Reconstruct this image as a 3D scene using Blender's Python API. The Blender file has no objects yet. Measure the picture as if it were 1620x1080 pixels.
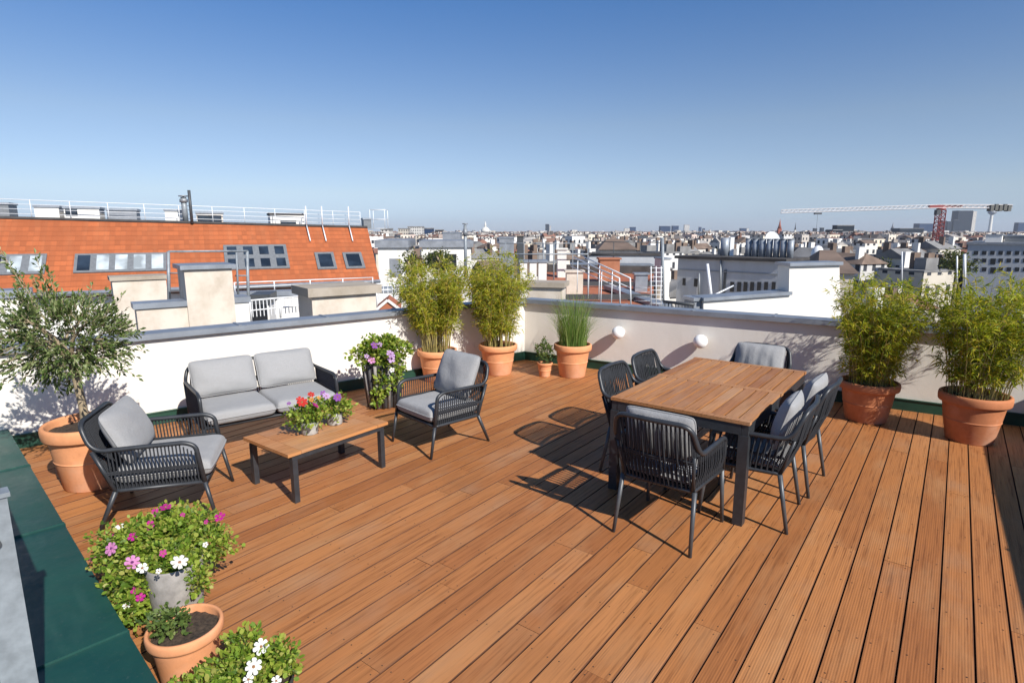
import bpy, math, random
import numpy as np
from mathutils import Vector, Matrix
R = math.radians
rnd = random.Random(7)
SC = bpy.context.scene
COL = SC.collection

# ------------------------------------------------------------------ camera
FPX, HZ, CAMH = 925.0, 366.0, 2.0            # survey of the place: focal length, horizon, eye height
PITCH = math.atan((540 - HZ) / FPX)
cam = bpy.data.cameras.new('camera'); camo = bpy.data.objects.new('camera', cam); COL.objects.link(camo)
camo.location = (0, 0, CAMH); camo.rotation_euler = (math.pi / 2 - PITCH, 0, 0)
cam.sensor_width = 36; cam.lens = 36 * FPX / 1620; cam.clip_start = .05; cam.clip_end = 30000
SC.camera = camo
_F = Vector((0, math.cos(PITCH), -math.sin(PITCH))); _U = Vector((0, math.sin(PITCH), math.cos(PITCH)))
def ray(x, y): return Vector((1, 0, 0)) * ((x - 810) / FPX) + _U * ((540 - y) / FPX) + _F
def at(x, y, d):                                # survey point at forward distance d
    r = ray(x, y); return Vector((0, 0, CAMH)) + r * (d / r.y)

# ------------------------------------------------------------------ node helpers
def newmat(name):
    m = bpy.data.materials.new(name); m.use_nodes = True
    nt = m.node_tree; b = nt.nodes['Principled BSDF']
    return m, nt, b
def N(nt, t, **kw):
    n = nt.nodes.new(t)
    for k, v in kw.items():
        if k.startswith('i_'): n.inputs[k[2:].replace('_', ' ')].default_value = v
        else: setattr(n, k, v)
    return n
def L(nt, a, b): nt.links.new(a, b)
def math_(nt, op, a, b=None, c=None):
    n = nt.nodes.new('ShaderNodeMath'); n.operation = op
    for i, v in enumerate((a, b, c)):
        if v is None: continue
        if isinstance(v, (int, float)): n.inputs[i].default_value = v
        else: nt.links.new(v, n.inputs[i])
    return n.outputs[0]
def ramp(nt, fac, stops):
    r = nt.nodes.new('ShaderNodeValToRGB'); e = r.color_ramp.elements
    while len(e) < len(stops): e.new(0.5)
    for el, (p, c) in zip(e, stops): el.position = p; el.color = (*c, 1)
    nt.links.new(fac, r.inputs[0]); return r.outputs[0]
def mix(nt, fac, a, b, mode='MIX'):
    n = nt.nodes.new('ShaderNodeMix'); n.data_type = 'RGBA'; n.blend_type = mode
    for s, v in ((n.inputs[0], fac), (n.inputs[6], a), (n.inputs[7], b)):
        if isinstance(v, (int, float)): s.default_value = v
        elif isinstance(v, tuple): s.default_value = (*v, 1) if len(v) == 3 else v
        else: nt.links.new(v, s)
    return n.outputs[2]
def noise(nt, vec, scale, detail=4, rough=.55):
    n = N(nt, 'ShaderNodeTexNoise'); n.inputs['Scale'].default_value = scale; n.inputs['Detail'].default_value = detail
    n.inputs['Roughness'].default_value = rough
    if vec is not None: nt.links.new(vec, n.inputs['Vector'])
    return n.outputs['Fac']
def coords(nt, which='Object', scale=None):
    t = nt.nodes.new('ShaderNodeTexCoord').outputs[which]
    if scale:
        m = nt.nodes.new('ShaderNodeMapping'); m.inputs['Scale'].default_value = scale; nt.links.new(t, m.inputs['Vector']); return m.outputs[0]
    return t
def bump(nt, b, h, strength=.3, dist=.01):
    n = nt.nodes.new('ShaderNodeBump'); n.inputs['Strength'].default_value = strength; n.inputs['Distance'].default_value = dist
    nt.links.new(h, n.inputs['Height']); nt.links.new(n.outputs[0], b.inputs['Normal'])

def simple(name, col, rough=.6, metal=0, var=.15, scale=8, bmp=0.0, bscale=60, spec=.5):
    m, nt, b = newmat(name)
    v = coords(nt); f = noise(nt, v, scale)
    lo = tuple(c * (1 - var) for c in col); hi = tuple(min(1, c * (1 + var)) for c in col)
    L(nt, ramp(nt, f, [(.3, lo), (.7, hi)]), b.inputs['Base Color'])
    b.inputs['Roughness'].default_value = rough; b.inputs['Metallic'].default_value = metal
    b.inputs['Specular IOR Level'].default_value = spec
    if bmp: bump(nt, b, noise(nt, v, bscale, 3), bmp, .004)
    return m

def mat_deck(name, grooves=True, tint=(1, 1, 1)):
    m, nt, b = newmat(name)
    v = coords(nt); g = nt.nodes.new('ShaderNodeNewGeometry'); ri = g.outputs['Random Per Island']
    off = nt.nodes.new('ShaderNodeCombineXYZ'); L(nt, math_(nt, 'MULTIPLY', ri, 37.0), off.inputs[0]); L(nt, math_(nt, 'MULTIPLY', ri, 11.0), off.inputs[2])
    add = N(nt, 'ShaderNodeVectorMath', operation='ADD'); L(nt, v, add.inputs[0]); L(nt, off.outputs[0], add.inputs[1])
    mp = nt.nodes.new('ShaderNodeMapping'); mp.inputs['Scale'].default_value = (1.1, 28, 28); L(nt, add.outputs[0], mp.inputs['Vector'])
    f = noise(nt, mp.outputs[0], 2.2, 6, .65)
    T_ = lambda *c: tuple(x * y for x, y in zip(c, tint))
    base = ramp(nt, ri, [(0, T_(.285, .112, .046)), (.25, T_(.350, .148, .062)), (.5, T_(.385, .168, .071)), (.75, T_(.325, .132, .055)), (1, T_(.425, .192, .084))])
    grain = ramp(nt, f, [(.25, (.40, .32, .26)), (.48, (.98, .97, .96)), (.75, (1.16, 1.13, 1.06))])
    c = mix(nt, 1.0, base, grain, 'MULTIPLY')
    mp2 = nt.nodes.new('ShaderNodeMapping'); mp2.inputs['Scale'].default_value = (.7, 2.2, 1); L(nt, add.outputs[0], mp2.inputs['Vector'])
    w = noise(nt, mp2.outputs[0], 1.6, 4, .6)
    c = mix(nt, ramp(nt, w, [(.5, (0, 0, 0)), (.78, (.55, .55, .55))]), c, T_(.43, .245, .14))
    z = noise(nt, add.outputs[0], .9, 5, .6); c = mix(nt, ramp(nt, z, [(.55, (0, 0, 0)), (.74, (.42, .42, .42))]), c, T_(.34, .235, .185))
    d = noise(nt, v, 1.1, 5, .6)
    c = mix(nt, ramp(nt, d, [(.52, (0, 0, 0)), (.75, (.3, .3, .3))]), c, (.17, .08, .04))
    L(nt, c, b.inputs['Base Color'])
    L(nt, ramp(nt, f, [(.3, (.62, .62, .62)), (.7, (.45, .45, .45))]), b.inputs['Roughness'])
    b.inputs['Specular IOR Level'].default_value = .3
    if grooves:
        sx = nt.nodes.new('ShaderNodeSeparateXYZ'); L(nt, v, sx.inputs[0])
        s = math_(nt, 'SINE', math_(nt, 'MULTIPLY', sx.outputs[1], 2 * math.pi / .0118))
        h = math_(nt, 'ADD', math_(nt, 'MULTIPLY', s, .35), math_(nt, 'MULTIPLY', f, .8))
        bump(nt, b, h, .22, .004)
    else: bump(nt, b, f, .15, .003)
    return m

def mat_plaster(name, col, stain=.25, iso=False):
    m, nt, b = newmat(name)
    v = coords(nt); mp = coords(nt, 'Object', (1.8, 1.8, 1.5) if iso else (2.5, 2.5, .5))
    f = noise(nt, mp, 1.4, 5, .65); s = noise(nt, v, .9, 4)
    c = mix(nt, ramp(nt, f, [(.44, (0, 0, 0)), (.74, (stain,) * 3)]), tuple(col), (col[0] * .62, col[1] * .57, col[2] * .5))
    c = mix(nt, ramp(nt, s, [(.45, (0, 0, 0)), (.7, (stain * .6,) * 3)]), c, (col[0] * .8, col[1] * .77, col[2] * .7))
    st = noise(nt, coords(nt, 'Object', (7, 7, .6)), 1.0, 3, .5); c = mix(nt, ramp(nt, st, [(.58, (0, 0, 0)), (.8, (0 if iso else stain * .35,) * 3)]), c, (col[0] * .7, col[1] * .66, col[2] * .6))
    L(nt, c, b.inputs['Base Color']); b.inputs['Roughness'].default_value = .85; b.inputs['Specular IOR Level'].default_value = .2
    bump(nt, b, math_(nt, 'ADD', noise(nt, v, 130, 3), math_(nt, 'MULTIPLY', noise(nt, v, 9, 3), 1.5)), .3, .005)
    return m

def mat_tile(name, col):                        # roof tiles: UV in metres, u along eave, v up the slope
    m, nt, b = newmat(name)
    uv = coords(nt, 'UV'); s0 = nt.nodes.new('ShaderNodeSeparateXYZ'); L(nt, uv, s0.inputs[0])
    tu, tv = math_(nt, 'DIVIDE', s0.outputs[0], .22), math_(nt, 'DIVIDE', s0.outputs[1], .33)
    cb = nt.nodes.new('ShaderNodeCombineXYZ'); L(nt, math_(nt, 'FLOOR', tu), cb.inputs[0]); L(nt, math_(nt, 'FLOOR', tv), cb.inputs[1])
    wn = nt.nodes.new('ShaderNodeTexWhiteNoise'); wn.noise_dimensions = '2D'; L(nt, cb.outputs[0], wn.inputs['Vector'])
    tile = ramp(nt, wn.outputs['Value'], [(0, tuple(c * .84 for c in col)), (1, tuple(min(1, c * 1.14) for c in col))])
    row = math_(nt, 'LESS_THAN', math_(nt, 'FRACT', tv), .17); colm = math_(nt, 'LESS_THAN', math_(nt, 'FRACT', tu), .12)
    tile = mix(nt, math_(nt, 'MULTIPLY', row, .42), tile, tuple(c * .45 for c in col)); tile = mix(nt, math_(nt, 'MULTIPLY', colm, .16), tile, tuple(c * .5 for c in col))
    n = noise(nt, uv, .35, 6, .65); n2 = noise(nt, coords(nt, 'UV', (3, .35, 1)), 1.0, 4, .6)
    c = mix(nt, ramp(nt, n, [(.42, (0, 0, 0)), (.7, (.75, .75, .75))]), tile, tuple(x * .74 for x in col)); c = mix(nt, ramp(nt, n2, [(.5, (0, 0, 0)), (.75, (.2, .2, .2))]), c, (.42, .19, .09)); n3 = noise(nt, uv, 9, 3); c = mix(nt, ramp(nt, n3, [(.62, (0, 0, 0)), (.75, (.5, .5, .5))]), c, tuple(x * .55 for x in col))
    L(nt, c, b.inputs['Base Color']); b.inputs['Roughness'].default_value = .75
    sp = nt.nodes.new('ShaderNodeSeparateXYZ'); L(nt, uv, sp.inputs[0])
    saw = math_(nt, 'FRACT', math_(nt, 'DIVIDE', sp.outputs[1], .33))
    bump(nt, b, math_(nt, 'SUBTRACT', 1.0, saw), .8, .05)
    return m

def mat_house(name, cols, wu=2.6, wv=3.3, attr=False, haswin=True, dirty=.45):
    m, nt, b = newmat(name)
    uv = coords(nt, 'UV'); sp = nt.nodes.new('ShaderNodeSeparateXYZ'); L(nt, uv, sp.inputs[0])
    if attr:
        a = nt.nodes.new('ShaderNodeAttribute'); a.attribute_name = 'tint'; base = a.outputs['Color']
    else:
        oi = nt.nodes.new('ShaderNodeObjectInfo'); n_ = len(cols)
        base = ramp(nt, oi.outputs['Random'], [(i / max(1, n_ - 1), c) for i, c in enumerate(cols)])
    dirt = noise(nt, uv, .35, 4); c = mix(nt, ramp(nt, dirt, [(.45, (0, 0, 0)), (.8, (dirty,) * 3)]), base, (.3, .27, .23))
    if haswin:
        fu = math_(nt, 'FRACT', math_(nt, 'DIVIDE', sp.outputs[0], wu)); fv = math_(nt, 'FRACT', math_(nt, 'DIVIDE', sp.outputs[1], wv))
        inu = math_(nt, 'MULTIPLY', math_(nt, 'GREATER_THAN', fu, .3), math_(nt, 'LESS_THAN', fu, .7))
        inv = math_(nt, 'MULTIPLY', math_(nt, 'GREATER_THAN', fv, .28), math_(nt, 'LESS_THAN', fv, .78))
        win = math_(nt, 'MULTIPLY', inu, inv)
        c = mix(nt, win, c, (.035, .04, .05))
    L(nt, c, b.inputs['Base Color']); b.inputs['Roughness'].default_value = .8
    return m

def mat_leaf(name, cols, trans=.35, rough=.5):
    m, nt, b = newmat(name)
    g = nt.nodes.new('ShaderNodeNewGeometry')
    c = ramp(nt, g.outputs['Random Per Island'], [(i / max(1, len(cols) - 1), x) for i, x in enumerate(cols)])
    L(nt, c, b.inputs['Base Color']); b.inputs['Roughness'].default_value = rough; b.inputs['Specular IOR Level'].default_value = .35
    t = nt.nodes.new('ShaderNodeBsdfTranslucent'); L(nt, mix(nt, 1.0, c, (1.25, 1.2, .6), 'MULTIPLY'), t.inputs['Color'])
    ms = nt.nodes.new('ShaderNodeMixShader'); ms.inputs[0].default_value = trans
    L(nt, b.outputs[0], ms.inputs[1]); L(nt, t.outputs[0], ms.inputs[2]); L(nt, ms.outputs[0], nt.nodes['Material Output'].inputs['Surface'])
    return m

def mat_fabric(name, col):
    m, nt, b = newmat(name)
    v = coords(nt); f = noise(nt, v, 220, 2, .7); w = noise(nt, v, 7, 3)
    c = ramp(nt, f, [(.3, tuple(x * .8 for x in col)), (.7, tuple(min(1, x * 1.12) for x in col))])
    L(nt, c, b.inputs['Base Color']); b.inputs['Roughness'].default_value = .95; b.inputs['Specular IOR Level'].default_value = .1
    b.inputs['Sheen Weight'].default_value = .1
    cr = noise(nt, coords(nt, 'Object', (1, 1, 1)), 14, 2, .4); h = math_(nt, 'ADD', math_(nt, 'ADD', math_(nt, 'MULTIPLY', f, .3), w), math_(nt, 'MULTIPLY', cr, .35))
    bump(nt, b, h, .5, .014)
    return m

def mat_terracotta(name, col):
    m, nt, b = newmat(name)
    v = coords(nt); f = noise(nt, v, 5, 6, .65); g = noise(nt, v, 2.1, 4, .6)
    c = ramp(nt, f, [(.3, tuple(x * .8 for x in col)), (.7, tuple(min(1, x * 1.12) for x in col))])
    c = mix(nt, ramp(nt, g, [(.5, (0, 0, 0)), (.72, (.5, .5, .5))]), c, (.66, .46, .35)); c = mix(nt, ramp(nt, noise(nt, v, 11, 5, .7), [(.58, (0, 0, 0)), (.72, (.4, .4, .4))]), c, tuple(x * .55 for x in col))
    L(nt, c, b.inputs['Base Color']); b.inputs['Roughness'].default_value = .8; b.inputs['Specular IOR Level'].default_value = .25
    bump(nt, b, noise(nt, v, 70, 3), .15, .003)
    return m

def mat_glass(name, col=(.02, .03, .045), rough=.08):
    m, nt, b = newmat(name)
    f = noise(nt, coords(nt), 1.2, 2)
    L(nt, ramp(nt, f, [(.4, tuple(c * .7 for c in col)), (.65, tuple(c * 1.5 for c in col))]), b.inputs['Base Color'])
    b.inputs['Roughness'].default_value = rough; b.inputs['Specular IOR Level'].default_value = .6
    return m

M = {}
M['deck'] = mat_deck('deck_wood', True, (1.10, 1.04, .84)); M['teak'] = mat_deck('teak_top', False, (1.08, 1.14, 1.05))
M['teak_pale'] = mat_deck('teak_pale', False, (1.22, 1.24, 1.05))
M['board_edge'] = simple('board_edge_weathered', (.115, .045, .02), .8, 0, .35, 6)
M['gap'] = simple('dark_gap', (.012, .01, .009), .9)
M['screw'] = simple('screw_steel', (.06, .04, .03), .5, .3)
M['white_wall'] = mat_plaster('white_render', (.76, .72, .655), .14)
M['zinc'] = simple('zinc_coping', (.30, .325, .36), .45, .55, .18, 3, .1, 20)
def mat_green():
    m, nt, b = newmat('green_sheet'); v = coords(nt); f = noise(nt, v, 2.2, 6, .65); g = noise(nt, coords(nt, 'Object', (1, 5, 1)), 1.6, 4); d = noise(nt, v, 45, 3, .7)
    c = ramp(nt, f, [(.3, (.006, .048, .042)), (.7, (.011, .068, .055))]); c = mix(nt, ramp(nt, g, [(.52, (0, 0, 0)), (.8, (.4, .4, .4))]), c, (.05, .12, .10)); c = mix(nt, ramp(nt, d, [(.6, (0, 0, 0)), (.75, (.35, .35, .35))]), c, (.09, .13, .11))
    L(nt, c, b.inputs['Base Color']); L(nt, ramp(nt, f, [(.3, (.38, .38, .38)), (.7, (.6, .6, .6))]), b.inputs['Roughness']); bump(nt, b, noise(nt, v, 5, 3), .35, .02); return m
M['green'] = mat_green()
M['green_trim'] = simple('green_trim', (.009, .05, .032), .5, 0, .3, 5)
M['galv'] = simple('galvanised', (.235, .26, .28), .5, .12, .25, 14, .1, 40)
M['white_paint'] = simple('white_painted_steel', (.72, .73, .74), .5, 0, .06, 5)
M['grey_steel'] = simple('grey_steel', (.25, .265, .28), .5, .3, .15, 5)
M['anthracite'] = simple('anthracite_alu', (.030, .033, .038), .42, 0, .2, 20)
M['rope'] = simple('rope_charcoal', (.030, .032, .037), .85, 0, .35, 160, .3, 300, .25)
M['rope_brown'] = simple('rope_brown_grey', (.085, .078, .078), .85, 0, .35, 160, .3, 300, .25)
M['cushion'] = mat_fabric('cushion_fabric', (.315, .313, .313))
M['terra'] = mat_terracotta('terracotta', (.70, .31, .145)); M['terra_dark'] = mat_terracotta('terracotta_dark', (.50, .19, .085))  # second one is a darker red-brown, for the two tubs near the dining chairs
M['soil'] = simple('soil', (.05, .034, .022), .95, 0, .6, 60, .8, 90)
M['stone_pot'] = simple('stone_grey_pot', (.27, .25, .23), .85, 0, .3, 14, .5, 40)
M['dark_pot'] = simple('dark_pot', (.045, .042, .042), .6, 0, .3, 10)
M['zinc_pot'] = simple('zinc_pot', (.34, .33, .31), .6, .2, .4, 14, .3, 30)
M['globe'] = simple('opal_globe', (.86, .86, .85), .25, 0, .02, 3)
M['bark'] = simple('bark', (.30, .235, .15), .9, 0, .35, 22, .6, 40)
M['cane'] = simple('bamboo_cane', (.33, .27, .09), .55, 0, .35, 30)
M['stem'] = simple('green_stem', (.12, .17, .04), .6, 0, .3, 30)
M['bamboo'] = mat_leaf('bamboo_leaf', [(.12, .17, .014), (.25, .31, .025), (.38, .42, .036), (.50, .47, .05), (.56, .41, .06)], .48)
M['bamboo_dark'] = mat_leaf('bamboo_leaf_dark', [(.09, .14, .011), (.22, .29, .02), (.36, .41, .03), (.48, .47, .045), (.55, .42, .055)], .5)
M['olive'] = mat_leaf('olive_leaf', [(.05, .085, .022), (.09, .14, .035), (.17, .22, .07), (.30, .34, .16)], .28, .4)
M['grassblade'] = mat_leaf('grass_blade', [(.07, .14, .03), (.13, .23, .045), (.22, .32, .07), (.36, .42, .15)], .35)
M['petleaf'] = mat_leaf('flower_foliage', [(.08, .15, .02), (.17, .28, .03), (.27, .38, .045), (.37, .44, .07), (.40, .38, .10)], .42)
M['shrubleaf'] = mat_leaf('shrub_leaf', [(.05, .09, .02), (.09, .14, .03), (.18, .22, .06)], .25)
for n, c in dict(white=(.82, .80, .78), pink=(.62, .25, .50), magenta=(.50, .02, .26), purple=(.26, .07, .36), lilac=(.55, .36, .62), red=(.55, .03, .02), orange=(.70, .30, .05)).items():
    M['fl_' + n] = mat_leaf('petal_' + n, [tuple(x * .85 for x in c), c], .25, .6)
M['fl_eye'] = simple('flower_eye', (.25, .12, .05), .8)
M['fl_dark'] = simple('flower_dark_eye', (.10, .01, .09), .8)
M['orange_roof'] = mat_tile('orange_tile', (.405, .110, .035)); M['old_roof'] = mat_tile('old_red_tile', (.46, .15, .07))
M['frame_grey'] = simple('window_frame_grey', (.17, .18, .19), .5, .1)
M['frame_dark'] = simple('window_frame_dark', (.06, .065, .07), .5, .1)
M['pane'] = mat_glass('dark_pane'); M['pane_light'] = mat_glass('pale_blind_pane', (.36, .40, .42), .2)
M['old_brick'] = mat_plaster('old_brick', (.40, .17, .10), .8, True); M['beige'] = mat_plaster('old_beige_plaster', (.64, .57, .49), .8, True)
M['stone_cap'] = mat_plaster('weathered_cap', (.40, .35, .29), .8, True)
M['white_old'] = mat_plaster('white_plaster_old', (.74, .72, .68), .3)
M['grey_facade'] = mat_plaster('pale_grey_facade', (.42, .435, .46), .3)
M['bitumen'] = simple('bitumen_roof', (.055, .05, .048), .9, 0, .35, 2)
M['mid_grey'] = simple('mid_grey_sheet', (.22, .235, .26), .6, .1, .2, 2)
M['tube_grey'] = simple('vent_tube_grey', (.30, .33, .37), .5, .3, .2, 6)
M['black_opening'] = simple('dark_window', (.018, .02, .024), .3)
M['street'] = simple('street_ground', (.085, .08, .075), .95, 0, .3, .05)
M['house'] = mat_house('city_wall', [(.62, .56, .47), (.74, .70, .63), (.46, .42, .37), (.66, .59, .46), (.52, .52, .52), (.78, .76, .72)])
M['house_roof_red'] = simple('city_roof_red', (.27, .125, .085), .85, 0, .4, .3); M['house_roof_grey'] = simple('city_roof_grey', (.21, .205, .20), .8, 0, .3, .3)
M['house_roof_brown'] = simple('city_roof_brown', (.17, .12, .09), .85, 0, .35, .3)
M['city_far'] = mat_house('far_city', None, 3.2, 3.4, True)
M['tower_dark'] = mat_house('tower_glass_dark', [(.010, .016, .026), (.018, .025, .036)], 2.0, 3.4, dirty=.03); M['tower_blue'] = mat_house('tower_glass_blue', [(.018, .04, .10), (.025, .05, .11)], 2, 3.4, dirty=.03)
for k_ in ('tower_dark', 'tower_blue'): M[k_].node_tree.nodes['Principled BSDF'].inputs['Specular IOR Level'].default_value = .08
M['tower_pale'] = mat_house('tower_pale', [(.55, .54, .52), (.62, .58, .52)], 2.6, 3.3)
M['church_stone'] = simple('church_stone', (.62, .60, .55), .8); M['spire_red'] = simple('spire_red', (.30, .10, .07), .8)
M['crane_red'] = simple('crane_red', (.26, .055, .05), .5); M['crane_white'] = simple('crane_white', (.70, .66, .64), .5); M['concrete'] = simple('concrete_block', (.12, .12, .11), .9)
M['treeleaf'] = mat_leaf('tree_leaf', [(.035, .06, .015), (.06, .085, .02), (.11, .13, .03), (.19, .17, .04)], .2)

# ------------------------------------------------------------------ mesh helpers
class MB:
    def __init__(s): s.v = []; s.f = []; s.uv = []; s.mi = []; s.sm = []; s.cur = 0; s.smooth = False; s.tint = []; s.tc = None
    def face(s, idx, uv=None):
        s.f.append(tuple(idx)); s.uv.append(uv); s.mi.append(s.cur); s.sm.append(s.smooth); s.tint.append(s.tc)
    def quad(s, a, b, c, d, uv=None):
        n = len(s.v); s.v += [tuple(a), tuple(b), tuple(c), tuple(d)]; s.face((n, n + 1, n + 2, n + 3), uv)
    def hexa(s, p):                            # p: 4 bottom (ccw), 4 top
        n = len(s.v); s.v += [tuple(q) for q in p]
        P_ = [Vector(q) for q in p]
        for q in ((0, 3, 2, 1), (4, 5, 6, 7), (0, 1, 5, 4), (1, 2, 6, 5), (2, 3, 7, 6), (3, 0, 4, 7)):
            if q in ((0, 3, 2, 1), (4, 5, 6, 7)):
                uv = [(P_[i].x, P_[i].y) for i in q]
            else:
                w = (P_[q[1]] - P_[q[0]]).length; h = (P_[q[3]] - P_[q[0]]).length; uv = [(0, 0), (w, 0), (w, h), (0, h)]
            s.face([n + i for i in q], uv)
    def box(s, cx, cy, cz, sx, sy, sz, yaw=0):
        c, d = math.cos(yaw), math.sin(yaw); o = []
        for z in (cz - sz / 2, cz + sz / 2):
            for (x, y) in ((-sx / 2, -sy / 2), (sx / 2, -sy / 2), (sx / 2, sy / 2), (-sx / 2, sy / 2)):
                o.append((cx + x * c - y * d, cy + x * d + y * c, z))
        s.hexa(o)
    def beam(s, a, b, w, h, up=(0, 0, 1)):     # rectangular bar from a to b
        a, b = Vector(a), Vector(b); d = (b - a).normalized(); u = Vector(up)
        if abs(d.dot(u)) > .99: u = Vector((1, 0, 0))
        x = d.cross(u).normalized(); y = x.cross(d).normalized(); p = []
        for q in (a, b):
            for (i, j) in ((-1, -1), (1, -1), (1, 1), (-1, 1)): p.append(q + x * (i * w / 2) + y * (j * h / 2))
        s.hexa(p)
    def tube(s, pts, r, n=6, cap=True):
        pts = [Vector(p) for p in pts]; k = len(pts); rs = r if isinstance(r, (list, tuple)) else [r] * k
        base = len(s.v); prev = None
        for i, p in enumerate(pts):
            t = (pts[min(i + 1, k - 1)] - pts[max(i - 1, 0)]).normalized()
            if prev is None:
                u = Vector((0, 0, 1)) if abs(t.z) < .9 else Vector((1, 0, 0)); x = t.cross(u).normalized()
            else: x = (prev - t * prev.dot(t)).normalized()
            prev = x; y = t.cross(x)
            for j in range(n):
                a = 2 * math.pi * j / n; s.v.append(tuple(p + (x * math.cos(a) + y * math.sin(a)) * rs[i]))
        sm = s.smooth; s.smooth = n > 4
        for i in range(k - 1):
            for j in range(n):
                a = base + i * n + j; b = base + i * n + (j + 1) % n; s.face((a, b, b + n, a + n))
        s.smooth = sm
        if cap: s.face([base + j for j in range(n)][::-1]); s.face([base + (k - 1) * n + j for j in range(n)])
    def lathe(s, prof, c=(0, 0, 0), n=40, cap0=True, cap1=False):
        base = len(s.v)
        for (r, z) in prof:
            for j in range(n):
                a = 2 * math.pi * j / n; s.v.append((c[0] + r * math.cos(a), c[1] + r * math.sin(a), c[2] + z))
        sm = s.smooth; s.smooth = True
        for i in range(len(prof) - 1):
            for j in range(n):
                a = base + i * n + j; b = base + i * n + (j + 1) % n; s.face((a, b, b + n, a + n))
        s.smooth = sm
        if cap0: s.face([base + j for j in range(n)][::-1])
        if cap1: s.face([base + (len(prof) - 1) * n + j for j in range(n)])
    def arrays(s, V, F):                       # numpy verts, list of faces
        b = len(s.v); s.v += [tuple(x) for x in V.tolist()]
        for f in F: s.face([b + i for i in f])
    def build(s, name, mats, parent=None, loc=None, rz=0):
        me = bpy.data.meshes.new(name); me.from_pydata(s.v, [], s.f)
        mats = mats if isinstance(mats, (list, tuple)) else [mats]
        for m in mats: me.materials.append(m)
        me.polygons.foreach_set('material_index', s.mi); me.polygons.foreach_set('use_smooth', s.sm)
        if any(u is not None for u in s.uv):
            l = me.uv_layers.new(name='uv'); flat = []
            for f, u in zip(s.f, s.uv):
                for i in range(len(f)): flat += list(u[i]) if u is not None else [0, 0]
            l.data.foreach_set('uv', flat)
        if any(t is not None for t in s.tint):
            ca = me.color_attributes.new('tint', 'FLOAT_COLOR', 'CORNER'); flat = []
            for f, t in zip(s.f, s.tint):
                t = t or (.5, .5, .5)
                for i in range(len(f)): flat += [*t, 1]
            ca.data.foreach_set('color', flat)
        me.update()
        o = bpy.data.objects.new(name, me); COL.objects.link(o)
        if parent is not None: o.parent = parent
        if loc is not None: o.location = loc
        o.rotation_euler.z = rz
        return o
def merge(a, b, mi):
    n = len(a.v); a.v += b.v
    for f, s in zip(b.f, b.sm): a.f.append(tuple(n + i for i in f)); a.uv.append(None); a.mi.append(mi); a.sm.append(s); a.tint.append(None)
def tag(o, label, cat, group=None):
    o['label'] = label; o['category'] = cat; o['kind'] = 'thing'
    if group: o['group'] = group
    return o
def thing(name, label, cat, loc=(0, 0, 0), rz=0, group=None):
    o = bpy.data.objects.new(name, None); COL.objects.link(o); o.location = loc; o.rotation_euler.z = rz
    return tag(o, label, cat, group)
def struct(o): o['kind'] = 'structure'; return o
def copy_tree(o, parent=None):
    c = o.copy(); COL.objects.link(c); c.parent = parent
    for ch in list(o.children): copy_tree(ch, c)
    return c
def fillet(pts, r, n=5):
    pts = [Vector(p) for p in pts]; out = [pts[0]]
    for i in range(1, len(pts) - 1):
        a, b, c = pts[i - 1], pts[i], pts[i + 1]; d1 = (a - b); d2 = (c - b)
        q = min(r, d1.length * .45, d2.length * .45); p0 = b + d1.normalized() * q; p2 = b + d2.normalized() * q
        for k in range(n + 1):
            t = k / n; out.append(p0 * (1 - t) ** 2 + b * 2 * t * (1 - t) + p2 * t * t)
    out.append(pts[-1]); return out

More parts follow.
